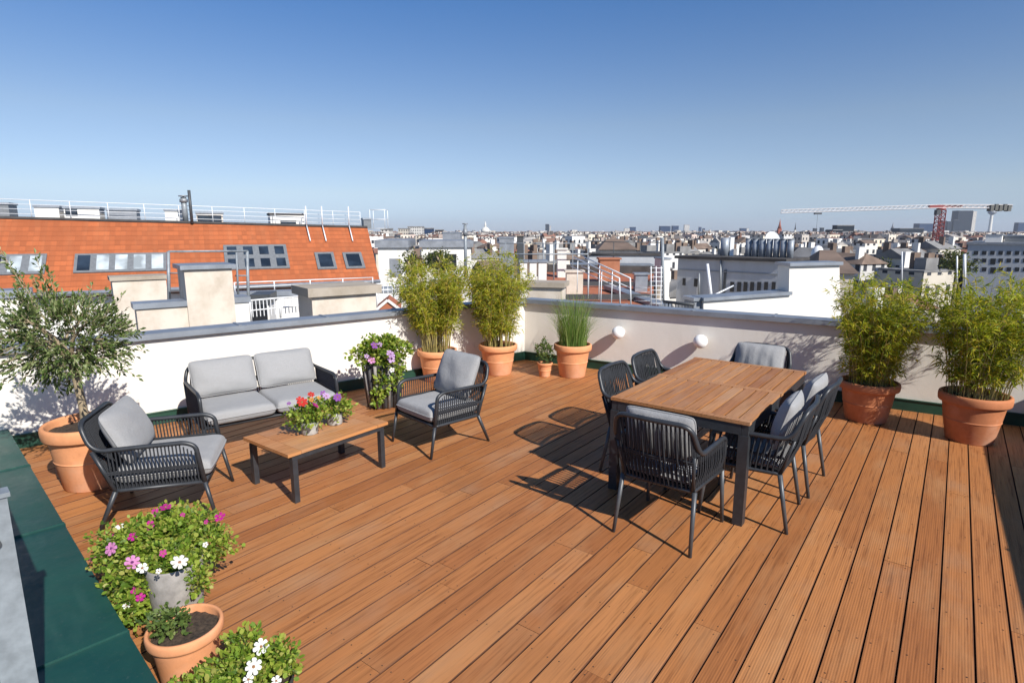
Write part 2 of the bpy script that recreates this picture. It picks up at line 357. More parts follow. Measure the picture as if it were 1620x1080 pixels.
# ------------------------------------------------------------------ the terrace geometry (metres, deck top z = 0)
B = Vector((.602, .798, 0)); S = Vector((.798, -.602, 0)); YB = math.atan2(B.y, B.x)
cA, cC, cR = Vector((-4.62, 5.22, 0)), Vector((.2, 9.1, 0)), Vector((6.12, 5.37, 0))
cN, cM = Vector((1.93, -.57, 0)), Vector((1.17, -.43, 0))
def deck():
    poly = [cM, cN, cR + Vector((.1, 0, 0)), cC + Vector((0, .1, 0)), cA + Vector((-.1, .05, 0)), Vector((-4.75, 5.2, 0))]
    T = Vector((-B.y, B.x, 0)); loc = [(p.dot(B), p.dot(T)) for p in poly]
    pitch, w, th = .146, .1388, .027; ys = [q[1] for q in loc]; y = min(ys); mb = MB(); rr = random.Random(3)
    while y < max(ys):
        xs = []
        for yy in (y + .02, y + w - .02):
            for i in range(len(loc)):
                (x0, y0), (x1, y1) = loc[i], loc[(i + 1) % len(loc)]
                if (y0 - yy) * (y1 - yy) < 0: xs.append(x0 + (x1 - x0) * (yy - y0) / (y1 - y0))
        if len(xs) >= 2:
            a, b = min(xs), max(xs); cuts = [a]; x = a + rr.uniform(.6, 3.6)
            while x < b - .5: cuts.append(x); x += rr.uniform(2.2, 4.0)
            cuts.append(b)
            for i in range(len(cuts) - 1):
                x0, x1 = cuts[i] + .0012, cuts[i + 1] - .0012; dz = rr.uniform(-.0012, .0012); ch = .0018; n = len(mb.v)
                sec = [(y, -th), (y, -ch + dz), (y + ch, dz), (y + w - ch, dz), (y + w, -ch + dz), (y + w, -th)]
                mb.cur = 0
                for xx in (x0, x1): mb.v += [(xx, p, q) for p, q in sec]
                for j in range(5): mb.cur = 2 if j in (0, 1, 3, 4) else 0; mb.face((n + j, n + j + 6, n + j + 7, n + j + 1))
                mb.cur = 2
                mb.face([n + j for j in range(6)]); mb.face([n + 6 + j for j in range(6)][::-1])
                mb.cur = 1; xsr = [x0 + .035, x1 - .035]; k = math.ceil((x0 + .2) / .52) * .52
                while k < x1 - .2: xsr.append(k); k += .52
                for xx in xsr:
                    for yy in (y + .026, y + w - .026):
                        c = len(mb.v); jx, jy = rr.uniform(-.006, .006), rr.uniform(-.004, .004)
                        mb.v += [(xx + jx + .0042 * math.cos(t * math.pi / 3), yy + jy + .0042 * math.sin(t * math.pi / 3), dz + .0015) for t in range(6)]
                        mb.face(range(c, c + 6))
        y += pitch
    struct(mb.build('wooden_deck', [M['deck'], M['screw'], M['board_edge']], rz=YB))
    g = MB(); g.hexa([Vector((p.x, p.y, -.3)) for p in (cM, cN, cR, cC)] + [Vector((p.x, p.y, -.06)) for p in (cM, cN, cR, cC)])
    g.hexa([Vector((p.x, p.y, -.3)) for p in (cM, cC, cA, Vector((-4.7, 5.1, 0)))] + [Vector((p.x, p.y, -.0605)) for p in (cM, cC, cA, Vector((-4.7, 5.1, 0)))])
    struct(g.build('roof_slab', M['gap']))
deck()

def parapet(a, b, label, h=.93, th=.14, ext=(0, 0), seam=1.0):
    d = (b - a).normalized(); n = Vector((-d.y, d.x, 0))                      # n points outward (away from deck)
    if n.dot(Vector((0, 4.5, 0)) + Vector((.8, 0, 0)) - a) > 0: n = -n
    a = a - d * ext[0]; b = b + d * ext[1]; ln = (b - a).length; yaw = math.atan2(d.y, d.x)
    t = thing('parapet_wall', label, 'wall', a, yaw); sgn = 1 if n.dot(Vector((-d.y, d.x, 0))) > 0 else -1
    def bx(x0, x1, y0, y1, z0, z1):
        m = MB(); m.box((x0 + x1) / 2, sgn * (y0 + y1) / 2, (z0 + z1) / 2, x1 - x0, y1 - y0, z1 - z0); return m
    bx(0, ln, 0, th, -.35, h + .0118).build('wall', M['white_wall'], t)
    c = MB(); e = .058
    for (y0, y1, z0, z1) in ((-e, th + e, h + .012, h + .04), (-e - .003, -e + .012, h - .022, h + .012)):
        c.box(ln / 2, sgn * (y0 + y1) / 2, (z0 + z1) / 2, ln, y1 - y0, z1 - z0)
    x = .6
    while x < ln: c.box(x, sgn * th / 2, h + .044, .03, th + 2 * e + .004, .008); x += seam
    c.build('coping', M['zinc'], t)
    f = MB(); f.box(ln / 2, sgn * -.012, .03, ln, .024, .19); f.box(ln / 2, sgn * -.018, .129, ln, .036, .008)
    f.build('base_flashing', M['green_trim'], t)
    return t
parapet(cA, cC, 'sunlit white parapet wall with zinc coping behind the grey sofa', ext=(.6, .0))
parapet(cC, cR, 'pale parapet wall with two globe lamps, behind the dining table', ext=(-.003, .3))
parapet(cR, cN, 'parapet wall whose shade darkens the deck edge beside the bamboo tubs', ext=(-.05, 1.5))

def ledge():
    d = Vector((.722, -.692, 0)); n = Vector((-.692, -.722, 0)); p0 = Vector((-1.44, 2.08, 0)) - d * 5.0
    t = thing('roof_edge_ledge', 'dark green sheet metal ledge with raised seams along the deck edge', 'ledge', p0, math.atan2(d.y, d.x))
    m = MB(); m.box(4.3, -.35, -.05, 8.6, .7, .5); m.build('ledge_cladding', M['green'], t)
    for x in (.35, 1.75, 3.10, 4.55, 5.9, 7.3): s = MB(); s.box(x, -.35, .204, .014, .704, .014); s.box(x, .003, -.05, .014, .008, .5); s.build('seam', M['green'], t)
    q = Vector((-1.80, 1.87, 0)); rz_ = math.atan2(-d.y, -d.x); t = thing('metal_railing', 'galvanised metal railing with flat post on the green ledge', 'railing', (q.x, q.y, .2), rz_)
    m = MB(); m.box(0, 0, .45, .05, .10, .90); m.box(0, 0, .908, .066, .118, .016); m.build('post', M['galv'], t)
    m = MB(); m.tube([(-.024, .0, .74), (-.036, 0, .74)], .016, 12); m.build('bolt', M['frame_dark'], t)
    m = MB(); m.box(1.6, -.01, .85, 3.1, .05, .05); m.build('top_rail', M['galv'], t)
    m = MB(); m.box(1.6, -.01, .10, 3.1, .03, .03); m.build('bottom_rail', M['galv'], t)
    for k in range(0, 22):
        m = MB(); m.box(.14 + k * .14, -.01, .48, .045, .012, .70); m.build('baluster', M['galv'], t)
ledge()

for (x, y), lab in (((978, 526), 'white globe wall lamp on the pale parapet, between the grass pot and the table'), ((1108, 540), 'white globe wall lamp on the pale parapet, behind the dining table')):
    d = (cR - cC).normalized(); nrm = Vector((d.y, -d.x, 0)); r = ray(x, y)
    q = cC + nrm * .115; k = (q - Vector((0, 0, CAMH))).dot(nrm) / r.dot(nrm); p = Vector((0, 0, CAMH)) + r * k
    t = thing('wall_lamp', lab, 'lamp', p, math.atan2(nrm.y, nrm.x), 'globe lamps on the parapet')
    m = MB(); n = 16; prof = [(.092 * math.sin(math.pi * i / n) + .0005, -.092 * math.cos(math.pi * i / n)) for i in range(n + 1)]; m.lathe(prof, n=28, cap1=True); m.build('globe', M['globe'], t)
    m = MB(); m.tube([(-.114, 0, 0), (-.10, 0, 0)], .05, 20); m.tube([(-.10, 0, 0), (-.078, 0, 0)], .03, 16); m.build('base', M['white_paint'], t)

# ------------------------------------------------------------------ furniture
def cushion(w, h, t, boxy=False, seed=0, nu=28, nv=22, tuft=0, wr=.006):
    """cushion in its own frame: w along x, h along y, thickness t along z"""
    rr = np.random.RandomState(seed); m = MB(); p = 14 if boxy else 4; q = .42 if boxy else .5
    us = np.linspace(-1, 1, nu + 1); vs = np.linspace(-1, 1, nv + 1)
    us = np.sign(us) * (1 - (1 - abs(us)) ** 1.5); vs = np.sign(vs) * (1 - (1 - abs(vs)) ** 1.5)
    ph = rr.uniform(0, 6, 8); fr = rr.uniform(2, 6, 8)
    def hgt(u, v, s):
        e = max(0, (1 - abs(u) ** p) * (1 - abs(v) ** p)) ** q
        z = t / 2 * e * (.55 + .45 * (1 - .5 * (u * u + v * v))) if not boxy else t / 2 * e * (.93 + .07 * (1 - u * u) * (1 - v * v))
        wv = sum(math.sin(fr[i] * (u if i % 2 else v) * 2 + ph[i] + (v if i % 2 else u) * 3) for i in range(4)) * wr * .35 * e
        if tuft: z *= 1 - .16 * e * abs(math.cos(u * tuft * math.pi / 2)) ** 10 * (1 - v * v * .3)
        return s * z + wv * (1 if s > 0 else .3)
    pin = .0 if boxy else .03; rnd_c = .02 if boxy else .075
    for s in (1, -1):
        b = len(m.v)
        for v in vs:
            for u in us:
                cr = 1 - rnd_c * (u * u * v * v) ** 3; x = u * w / 2 * (1 - pin * (1 - v * v)) * cr; y = v * h / 2 * (1 - pin * (1 - u * u)) * cr
                m.v.append((x, y, hgt(u, v, s)))
        m.smooth = True
        for j in range(nv):
            for i in range(nu):
                a = b + j * (nu + 1) + i; f = (a, a + 1, a + nu + 2, a + nu + 1); m.face(f if s > 0 else f[::-1])
    per = [(u, -1) for u in us] + [(1, v) for v in vs[1:]] + [(u, 1) for u in us[::-1][1:]] + [(-1, v) for v in vs[::-1][1:]]
    pts = [(u * w / 2 * (1 - pin * (1 - v * v)) * (1 - rnd_c * (u * u * v * v) ** 3), v * h / 2 * (1 - pin * (1 - u * u)) * (1 - rnd_c * (u * u * v * v) ** 3), hgt(u, v, 1)) for u, v in per]
    m.tube(pts, .006, 5, False)
    if boxy: pass
    return m
def place(o, loc, rx=0, ry=0, rz=0):
    o.location = loc; o.rotation_euler = (rx, ry, rz); return o
def strands(m, A, Bc, n, r, shear=0, off=None, wob=0, rr=None, sides=5):
    """strands between polylines A and Bc, both functions of t in 0..1"""
    for i in range(n):
        t = (i + .5) / n; t2 = min(.995, max(.005, t + shear)); p, q = A(t), Bc(t2); mid = (p + q) / 2
        if off is not None: mid = mid + off * (1 + .4 * (rr.random() - .5)); 
        m.tube([p, mid, q], r, sides, False)
def lerp(a, b): a, b = Vector(a), Vector(b); return lambda t: a + (b - a) * t
def polyf(pts):
    pts = [Vector(p) for p in pts]; ds = [0]
    for i in range(1, len(pts)): ds.append(ds[-1] + (pts[i] - pts[i - 1]).length)
    def f(t):
        s = t * ds[-1]
        for i in range(1, len(pts)):
            if s <= ds[i] + 1e-9:
                k = (s - ds[i - 1]) / max(1e-9, ds[i] - ds[i - 1]); return pts[i - 1].lerp(pts[i], k)
        return pts[-1]
    return f
def lounge(name, label, cat, w, ncush, loc, yaw, group=None, d=.66, back=True, matr='rope', zt_=.76, ch_=.43):
    t = thing(name, label, cat, loc, yaw, group); hw = w / 2; F = d / 2; rr = random.Random(len(label))
    fx, bx_ = F - .02, -F + .10                                           # bottom rail front / rear
    zb, za, zt = .29, .575, zt_; dz = lambda z: bx_ - .18 * (z - zb) / (zt - zb)
    side = lambda s: [(fx, s * hw, zb), (fx - .035, s * hw, za - .02), (fx - .10, s * hw, za + .01), (dz(za), s * (hw - .005), za), (dz(zt), s * (hw - .05), zt)]
    hoop = fillet(side(-1) + side(1)[::-1], .085, 6)
    m = MB(); m.tube(hoop, .0165, 8)
    m.tube(fillet([(fx, -hw, zb), (bx_, -hw, zb), (bx_, hw, zb), (fx, hw, zb), (fx, -hw, zb)], .03, 3), .015, 6)
    for s in (-1, 1): m.tube([(bx_, s * hw, zb), (dz(za), s * (hw - .005), za)], .0155, 6)
    m.build('frame', M['anthracite'], t)
    for s in (-1, 1):
        g = MB(); g.tube([(fx, s * hw, zb), (F + .035, s * (hw + .005), 0)], [.016, .0125], 8); g.build('leg', M['anthracite'], t)
        g = MB(); g.tube([(bx_, s * hw, zb), (-F - .03, s * (hw + .005), 0)], [.018, .013], 8); g.build('leg', M['anthracite'], t)
        g = MB(); y = s * hw; n = int(d / .027)
        top = polyf(fillet([(fx - .012, y, zb + .13), (fx - .035, y, za - .02), (fx - .10, y, za + .01), (dz(za), y, za)], .08, 5)); topx = lambda x: None
        for i in range(n):                                                # vertical ropes, clipped under the curved arm
            x = bx_ - .02 + (fx - .02 - bx_ + .02) * (i + .5) / n
            zq = za if x < fx - .10 else za - .02 - (x - fx + .10) * .7
            g.tube([(x, y, zb), (x - .006, y + s * .006, (zb + zq) / 2), (x - .012, y, zq)], .0052, 5, False)
        for zz in (.408, .42): g.tube([(fx - .012, y, zz), (dz(zz), y, zz)], .0075, 6, False)
        g.build('arm_weave', M[matr], t)
    g = MB(); n = int(w / .0225)
    strands(g, lerp((bx_, -hw + .01, zb), (bx_, hw - .01, zb)), lerp((dz(zt), -hw + .06, zt), (dz(zt), hw - .06, zt)), n, .0056, 0, Vector((-.012, 0, 0)), 0, rr)
    for zz in (.50, .516, .532): g.tube([(dz(zz) - .008, -hw + .02, zz), (dz(zz) - .008, hw - .02, zz)], .0085, 6, False)
    g.build('back_weave', M[matr], t)
    g = MB(); g.box((fx + bx_) / 2, 0, zb + .004, fx - bx_ - .03, w - .03, .02); g.build('seat_base', M['rope'], t)
    cw = (w - .05) / ncush; ang = math.atan2(.18, zt - zb)
    for k in range(ncush):
        yc = -(w - .05) / 2 + cw * (k + .5)
        c = cushion(d - .06, cw - .006, .135, True, k + len(label), wr=.003).build('seat_cushion', M['cushion'], t); place(c, (F - .31 + .035, yc, zb + .082), 0, 0, 0)
        if back:
            c = cushion(cw - .012, ch_, .17, False, 5 + k + len(label)).build('back_cushion', M['cushion'], t)
            c.rotation_mode = 'QUATERNION'                                 # x -> y (width), y -> up along the back, z -> forward
            upv = Vector((-math.sin(ang) * 1.15, 0, math.cos(ang))).normalized(); fw = Vector((upv.z, 0, -upv.x)); wv = upv.cross(fw)
            rot = Matrix((wv, upv, fw)).transposed(); c.rotation_quaternion = rot.to_quaternion()
            c.location = Vector((bx_ + .05, yc, zb + .14)) + upv * (ch_ / 2) + fw * .045
    return t
uS = Vector((.78, .626, 0)); nS = Vector((.626, -.78, 0))
lounge('sofa', 'grey two-seat rope sofa against the white wall', 'sofa', 1.24, 2, (-2.44, 5.56, 0), math.atan2(nS.y, nS.x), d=.70, matr='rope_brown', zt_=.715, ch_=.365)
GL = 'lounge armchairs with the sofa'
lounge('armchair', 'rope armchair beside the olive tree, facing along the sofa', 'armchair', .66, 1, (-2.53, 4.05, 0), R(16.5), GL, ch_=.385)
lounge('armchair', 'rope armchair between coffee table and bamboo, turned to the sofa', 'armchair', .62, 1, (-.69, 5.40, 0), math.atan2(-.69, -.725), GL, d=.62)

def coffee_table():
    ln, wd, h = .95, .62, .40; c = Vector((-1.595, 4.60, 0))
    t = thing('coffee_table', 'low teak coffee table with dark metal legs in front of the sofa', 'table', c, YB)
    m = MB(); pl = .11
    for s in (-1, 1): m.box(s * (ln / 2 - pl / 2), 0, h - .0125, pl, wd, .025)
    n = 4; w = wd / n
    for i in range(n): m.box(0, -wd / 2 + w * (i + .5), h - .0125, ln - 2 * pl - .006, w - .003, .024)
    m.build('table_top', M['teak_pale'], t)
    m = MB(); il, iw = ln / 2 - .06, wd / 2 - .03
    for s in (-1, 1):
        m.box(0, s * iw, h - .045, 2 * il + .04, .035, .035); m.box(s * il, 0, h - .046, .034, 2 * iw - .036, .033)
    m.build('frame', M['anthracite'], t)
    for sx in (-1, 1):
        for sy in (-1, 1):
            m = MB(); m.box(sx * il, sy * iw, (h - .063) / 2, .042, .042, h - .064); m.build('leg', M['anthracite'], t)
coffee_table()

TC = Vector((1.72, 4.76, 0)); TL, TW, TH = 1.82, 1.03, .75
def dining_table():
    t = thing('dining_table', 'long slatted teak dining table with charcoal metal frame', 'table', TC, YB)
    m = MB(); bw = .055; z = TH - .012; half = TL / 2
    for s in (-1, 1): m.box(s * (half - bw / 2), 0, z, bw, TW, .024)
    m.box(0, 0, z, .07, TW, .024); n = 11; w = TW / n; ln = half - bw - .035
    for s in (-1, 1):
        for i in range(n): m.box(s * (.035 + ln / 2), -TW / 2 + w * (i + .5), z, ln - .006, w - .016, .0235)
    m.build('table_top', M['teak'], t)
    m = MB(); il, iw = half - .035, TW / 2 - .035
    for s in (-1, 1):
        m.box(0, s * (iw + .005), TH - .064, 2 * il + .05, .045, .075); m.box(s * (il + .005), 0, TH - .065, .044, 2 * iw - .04, .072)
    m.box(0, 0, TH - .034, TL - .1, TW - .1, .012)
    m.build('frame', M['anthracite'], t)
    for sx in (-1, 1):
        for sy in (-1, 1):
            m = MB(); m.box(sx * il, sy * iw, (TH - .10) / 2, .068, .068, TH - .104); m.build('leg', M['anthracite'], t)
dining_table()

def dining_chair(label, loc, yaw, back=True, group='rope dining chairs round the table'):
    t = thing('dining_chair', label, 'chair', loc, yaw, group); rr = random.Random(11)
    zb, za, zt = .40, .655, .86; hw, hb, ht = .265, .235, .275; fx, bx_ = .25, -.225
    dz = lambda z: bx_ - .13 * (z - zb) / (zt - zb)
    side = lambda s: [(fx, s * hw, zb), (fx - .03, s * (hw + .015), za - .03), (fx - .09, s * (hw + .02), za), (dz(za) + .02, s * (hw + .02), za + .01), (dz(zt), s * (ht - .03), zt)]
    hoop = fillet(side(-1) + [(dz(zt) - .025, 0, zt + .004)] + side(1)[::-1], .075, 6)
    m = MB(); m.tube(hoop, .0165, 8)
    m.tube(fillet([(fx, -hw, zb), (bx_, -hb, zb), (bx_, hb, zb), (fx, hw, zb), (fx, -hw, zb)], .04, 4), .015, 6)
    for s in (-1, 1): m.tube([(bx_, s * hb, zb), (dz(za), s * (hb + .02), za)], .0125, 6)
    m.build('frame', M['anthracite'], t)
    for s in (-1, 1):
        g = MB(); g.tube([(fx - .005, s * hw, zb), (fx + .035, s * (hw + .012), 0)], [.0165, .0125], 8); g.build('leg', M['grey_leg'], t)
        g = MB(); g.tube([(bx_, s * (hb + .01), zb), (bx_ - .075, s * (hb + .03), 0)], [.017, .0125], 8); g.build('leg', M['grey_leg'], t)
        g = MB(); lo = lerp((bx_, s * hb, zb), (fx - .01, s * hw, zb)); hi = lerp((dz(za), s * (hw + .015), za + .008), (fx - .05, s * (hw + .02), za - .012))
        strands(g, lo, hi, 13, .0055, .05, Vector((0, s * .016, 0)), 0, rr); strands(g, lo, hi, 13, .0055, -.05, Vector((0, s * .006, 0)), 0, rr)
        g.tube([lo(0) + Vector((-.015, s * .016, .12)), lo(1) + Vector((-.01, s * .012, .12))], .010, 6, False)
        g.build('arm_weave', M['rope'], t)
    g = MB(); lo = polyf([(bx_, -hb, zb), (bx_ - .02, 0, zb), (bx_, hb, zb)]); hi = polyf([(dz(zt), -ht + .045, zt), (dz(zt) - .025, 0, zt + .003), (dz(zt), ht - .045, zt)])
    strands(g, lo, hi, 17, .0058, .028, Vector((-.022, 0, 0)), 0, rr); strands(g, lo, hi, 17, .0058, -.028, Vector((-.008, 0, 0)), 0, rr)
    for zz in (.60, .615): g.tube([(dz(zz) - .004, -hb - .018, zz), (dz(zz) - .04, 0, zz), (dz(zz) - .004, hb + .018, zz)], .0095, 6, False)
    for s in (-1, 1):                                                     # corner webs joining back to arms
        strands(g, lerp((bx_, s * hb, zb), (dz(za), s * (hb + .02), za)), lerp((dz(zt), s * (ht - .04), zt - .01), (dz(za) + .03, s * (hw + .02), za + .01)), 9, .0052, 0, Vector((-.006, s * .006, 0)), 0, rr)
    g.build('back_weave', M['rope'], t)
    g = MB(); g.box((fx + bx_) / 2, 0, zb + .004, fx - bx_ - .03, .46, .018); g.build('seat_base', M['rope'], t)
    c = cushion(.46, .47, .07, True, 3, wr=.003).build('seat_cushion', M['cushion'], t); c.location = (.02, 0, zb + .05)
    if back:
        c = cushion(.47, .36, .15, False, 9, tuft=4).build('back_cushion', M['cushion'], t); c.rotation_mode = 'QUATERNION'
        upv = Vector((-.27, 0, 1)).normalized(); fw = Vector((upv.z, 0, -upv.x)); wv = upv.cross(fw)
        c.rotation_quaternion = Matrix((wv, upv, fw)).transposed().to_quaternion(); c.location = Vector((bx_ + .035, 0, zb + .085)) + upv * .228 + fw * .045
    return t
M['grey_leg'] = simple('chair_leg_grey', (.075, .08, .086), .42, .2, .15, 20)
def chairs():
    yB, yS = YB, math.atan2(S.y, S.x)
    def pos(u, v): return TC + B * u + S * v
    proto = dining_chair('grey cushioned rope chair at the near table end, its woven back turned to the camera', (1.08, 3.74, 0), yB)
    bare = dining_chair('bare-backed rope chair, nearer the coffee table of the two without back cushions', pos(-.38, -.43), yS, False)
    def put(src, label, loc, yaw):
        o = copy_tree(src); o.location = loc; o.rotation_euler.z = yaw; o['label'] = label
    put(bare, 'bare-backed rope chair, nearer the globe lamps of the two without back cushions', pos(.27, -.44), yS)
    put(proto, 'grey cushioned rope chair at the far table end before the parapet', pos(1.02, .02), yB + math.pi)
    put(proto, 'grey cushioned rope chair on the sunny table side, closer to the camera of that pair', pos(-.58, .47), yS + math.pi + R(3))
    put(proto, 'grey cushioned rope chair on the sunny table side, closer to the bamboo tubs', pos(.13, .50), yS + math.pi - R(2))
chairs()

# ------------------------------------------------------------------ pots
def pot(name, label, cat, c, rt, h, mat='terra', rb=.68, rim=True, group=None, soil=True, band=True):
    t = thing(name, label, cat, c, 0, group); m = MB(); r0 = rt * rb; rw = rt * .93
    prof = [(r0 * .97, 0), (r0, .008)]
    zr = h * .80; rz = r0 + (rw - r0) * .80
    if band: zm = h * .46; rm = r0 + (rw - r0) * .46; prof += [(rm - .002, zm - .012), (rm, zm - .007), (rm + .004, zm - .004), (rm + .004, zm + .002), (rm + .001, zm + .004), (rm + .002, zm + .012)]
    if rim: prof += [(rz - .004, zr - .015), (rz, zr), (rt * .975, zr + .006), (rt * .99, zr + .014), (rt, h * .90), (rt, h * .95), (rt * .985, h * .985), (rt * .955, h), (rt * .91, h), (rt * .89, h * .985), (rt * .88, h * .96), (rt * .85, h * .86)]
    else: prof += [(rt * .98, h * .985), (rt * .96, h), (rt * .91, h), (rt * .88, h * .88)]
    m.lathe(prof, n=48); m.build('pot_body', M[mat], t)
    if soil:
        s = MB(); rs = rt * .87; zs = h * .88; n = 40; rg = random.Random(int(c[0] * 100)); s.smooth = True
        s.v.append((0, 0, zs + .01))
        for k in range(1, 7):
            for j in range(n): a = 2 * math.pi * j / n; s.v.append((rs * k / 6 * math.cos(a), rs * k / 6 * math.sin(a), zs + rg.uniform(-.008, .008)))
        for j in range(n): s.face((0, 1 + j, 1 + (j + 1) % n))
        for k in range(5):
            for j in range(n): a = 1 + k * n + j; b = 1 + k * n + (j + 1) % n; s.face((a, a + n, b + n, b))
        s.build('soil', M['soil'], t)
    return t
TP = 'terracotta pots around the deck'
P_ = dict(olive=((-3.38, 4.46, 0), .312, .52), b1=((-1.02, 7.80, 0), .27, .43), b2=((-.20, 8.17, 0), .275, .43), grass=((.85, 8.03, 0), .265, .46), small=((.46, 8.0, 0), .11, .20),
          R1=((3.83, 6.08, 0), .29, .43), R2=((4.47, 5.45, 0), .292, .47), front=((-1.47, 2.345, 0), .158, .27), side=((-1.71, 2.70, 0), .135, .37), dark=((-1.04, 2.13, 0), .13, .17), tall=((-1.50, 6.62, 0), .235, .52))
pot('flower_pot', 'big terracotta pot under the olive tree', 'flower pot', *P_['olive'], 'terra', group=TP)
pot('flower_pot', 'terracotta bamboo pot half hidden behind the armchair', 'flower pot', *P_['b1'], 'terra', group=TP)
pot('flower_pot', 'terracotta bamboo pot in the deck corner, clear of the armchair', 'flower pot', *P_['b2'], 'terra', group=TP)
pot('flower_pot', 'terracotta pot holding the tall ornamental grass', 'flower pot', *P_['grass'], 'terra', group=TP)
pot('flower_pot', 'smallest terracotta pot, with a little shrub beside the grass pot', 'flower pot', *P_['small'], 'terra', group=TP)
pot('flower_pot', 'brown terracotta bamboo tub behind the dining chairs', 'flower pot', *P_['R1'], 'terra_dark', group=TP)
pot('flower_pot', 'widest terracotta bamboo tub beside the shaded deck edge', 'flower pot', *P_['R2'], 'terra_dark', .66, group=TP)
pot('flower_pot', 'small terracotta pot of soil and a few leaves by the green ledge', 'flower pot', *P_['front'], 'terra', .72, band=False, group=TP)
pot('planter', 'rough grey stone planter under the pink and white petunias', 'planter', *P_['side'], 'stone_pot', .8, False, band=False)
pot('planter', 'dark planter with white flowers in front of the small terracotta pot', 'planter', *P_['dark'], 'dark_pot', .75, False, band=False)
def tall_planter():
    c, rt, h = P_['tall']; t = thing('planter', 'tall dark ribbed planter with lilac flowers beside the sofa', 'planter', c)
    m = MB(); m.lathe([(rt * .72, 0), (rt * .74, .01), (rt * .95, h - .01), (rt * .95, h), (rt * .88, h), (rt * .85, h * .85)], n=40, cap1=True)
    for k in range(18):
        a = 2 * math.pi * k / 18; ca, sa = math.cos(a), math.sin(a); m.cur = k % 2
        m.tube([(rt * .75 * ca, rt * .75 * sa, .004), (rt * .965 * ca, rt * .965 * sa, h - .012)], .019, 6)
    m.build('pot_body', [M['dark_pot'], M['stone_pot']], t)
tall_planter()
PT1, PT2 = Vector((-1.63, 4.50, .40)), Vector((-1.50, 4.74, .40))
pot('flower_pot', 'small zinc pot of red flowers on the coffee table', 'flower pot', PT1, .075, .105, 'zinc_pot', .82, False, band=False, group='zinc pots on the coffee table')
pot('flower_pot', 'small zinc pot of purple flowers on the coffee table', 'flower pot', PT2, .075, .105, 'zinc_pot', .82, False, band=False, group='zinc pots on the coffee table')

# ------------------------------------------------------------------ plants
def unit(v): return v / np.maximum(1e-9, np.linalg.norm(v, axis=-1, keepdims=True))
def add_leaves(mb, P0, D, Ln, W, rs, fold=.25, droop=.15):
    """one folded, slightly drooping blade (2 quads) per row"""
    n = len(P0); D = unit(D); r = unit(rs.normal(size=(n, 3)) + np.array([0, 0, .8])); X = unit(np.cross(D, r)); Nn = np.cross(X, D)
    Ln = Ln[:, None]; W = W[:, None]
    tip = P0 + D * Ln + np.array([0, 0, -1]) * Ln * droop; mid = P0 + D * Ln * .45 + Nn * Ln * .04
    a = mid + X * W / 2 + Nn * W * fold; b = mid - X * W / 2 + Nn * W * fold; q = mid - Nn * W * .05
    V = np.stack([P0, a, q, b, tip], 1).reshape(-1, 3); base = len(mb.v); mb.v += [tuple(v) for v in V.tolist()]
    for i in range(n):
        k = base + 5 * i; mb.face((k, k + 1, k + 4, k + 2)); mb.face((k, k + 2, k + 4, k + 3))
def round_leaves(mb, P0, D, Ln, W, rs):
    n = len(P0); D = unit(D); r = unit(rs.normal(size=(n, 3)) + np.array([0, 0, 1.2])); X = unit(np.cross(D, r)); Nn = np.cross(X, D)
    Ln = Ln[:, None]; W = W[:, None]
    tip = P0 + D * Ln - Nn * Ln * .12; V = np.stack([P0, P0 + D * Ln * .3 + X * W * .42, P0 + D * Ln * .7 + X * W * .42 - Nn * Ln * .04, tip, P0 + D * Ln * .7 - X * W * .42 - Nn * Ln * .04, P0 + D * Ln * .3 - X * W * .42], 1).reshape(-1, 3)
    base = len(mb.v); mb.v += [tuple(v) for v in V.tolist()]
    for i in range(n): k = base + 6 * i; mb.face(range(k, k + 6))

def bamboo(label, c, z0, h, rad, top, seed, nst=70, nbr=20, mat='bamboo', lean=(0, 0), low=.22, group='potted bamboo plants'):
    rs = np.random.RandomState(seed); t = thing('bamboo', label, 'bamboo plant', (c[0], c[1], z0), 0, group); st = MB(); lf = MB()
    P0, D = [], []
    for k in range(nst):
        a = rs.uniform(0, 6.283); r = rad * math.sqrt(rs.uniform(0, 1)); hh = h * rs.uniform(.62, 1.0)
        b = np.array([r * math.cos(a), r * math.sin(a), -.03]); sp = rs.uniform(.3, 1.0) * top * (r / rad * .8 + .2)
        a2 = a + rs.normal() * .5; e = np.array([sp * math.cos(a2) + lean[0], sp * math.sin(a2) + lean[1], 0])
        f = lambda s: b + np.array([0, 0, hh]) * s + e * (s ** 1.7) + np.array([0, 0, -.12 * hh]) * (s ** 4) * (sp / top)
        ss = np.linspace(0, 1, 6); pts = [f(s) for s in ss]
        st.tube(pts, [.0048, .0045, .004, .0033, .0025, .0012], 4, False)
        for q in range(nbr):
            s = rs.uniform(low, 1.0) ** .8; o = f(s); bl = rs.uniform(.05, .16) * (1.15 - .4 * s); ba = rs.uniform(0, 6.283)
            bd = unit(np.array([math.cos(ba), math.sin(ba), rs.uniform(-.1, .9)])); e2 = o + bd * bl
            if q % 2 == 0: st.tube([o, e2], .0013, 3, False)
            m = rs.randint(4, 8)
            for j in range(m): P0.append(o + (e2 - o) * rs.uniform(.4, 1.0)); D.append(bd * .7 + rs.normal(size=3) * .6 + np.array([0, 0, -.12]))
    P0, D = np.array(P0), np.array(D); n = len(P0)
    add_leaves(lf, P0, D, rs.uniform(.045, .10, n), rs.uniform(.0075, .0135, n), rs)
    st.build('cane_stalk', M['cane'], t); lf.build('foliage', M[mat], t)
    return t
bamboo('airy bamboo behind the armchair, beside the lilac flower planter', P_['b1'][0], .39, 1.36, .20, .52, 1, 74, 34, lean=(-.03, 0))
bamboo('tall bamboo in the deck corner, beside the grass pot', P_['b2'][0], .39, 1.40, .20, .46, 2, 74, 34, low=.12)
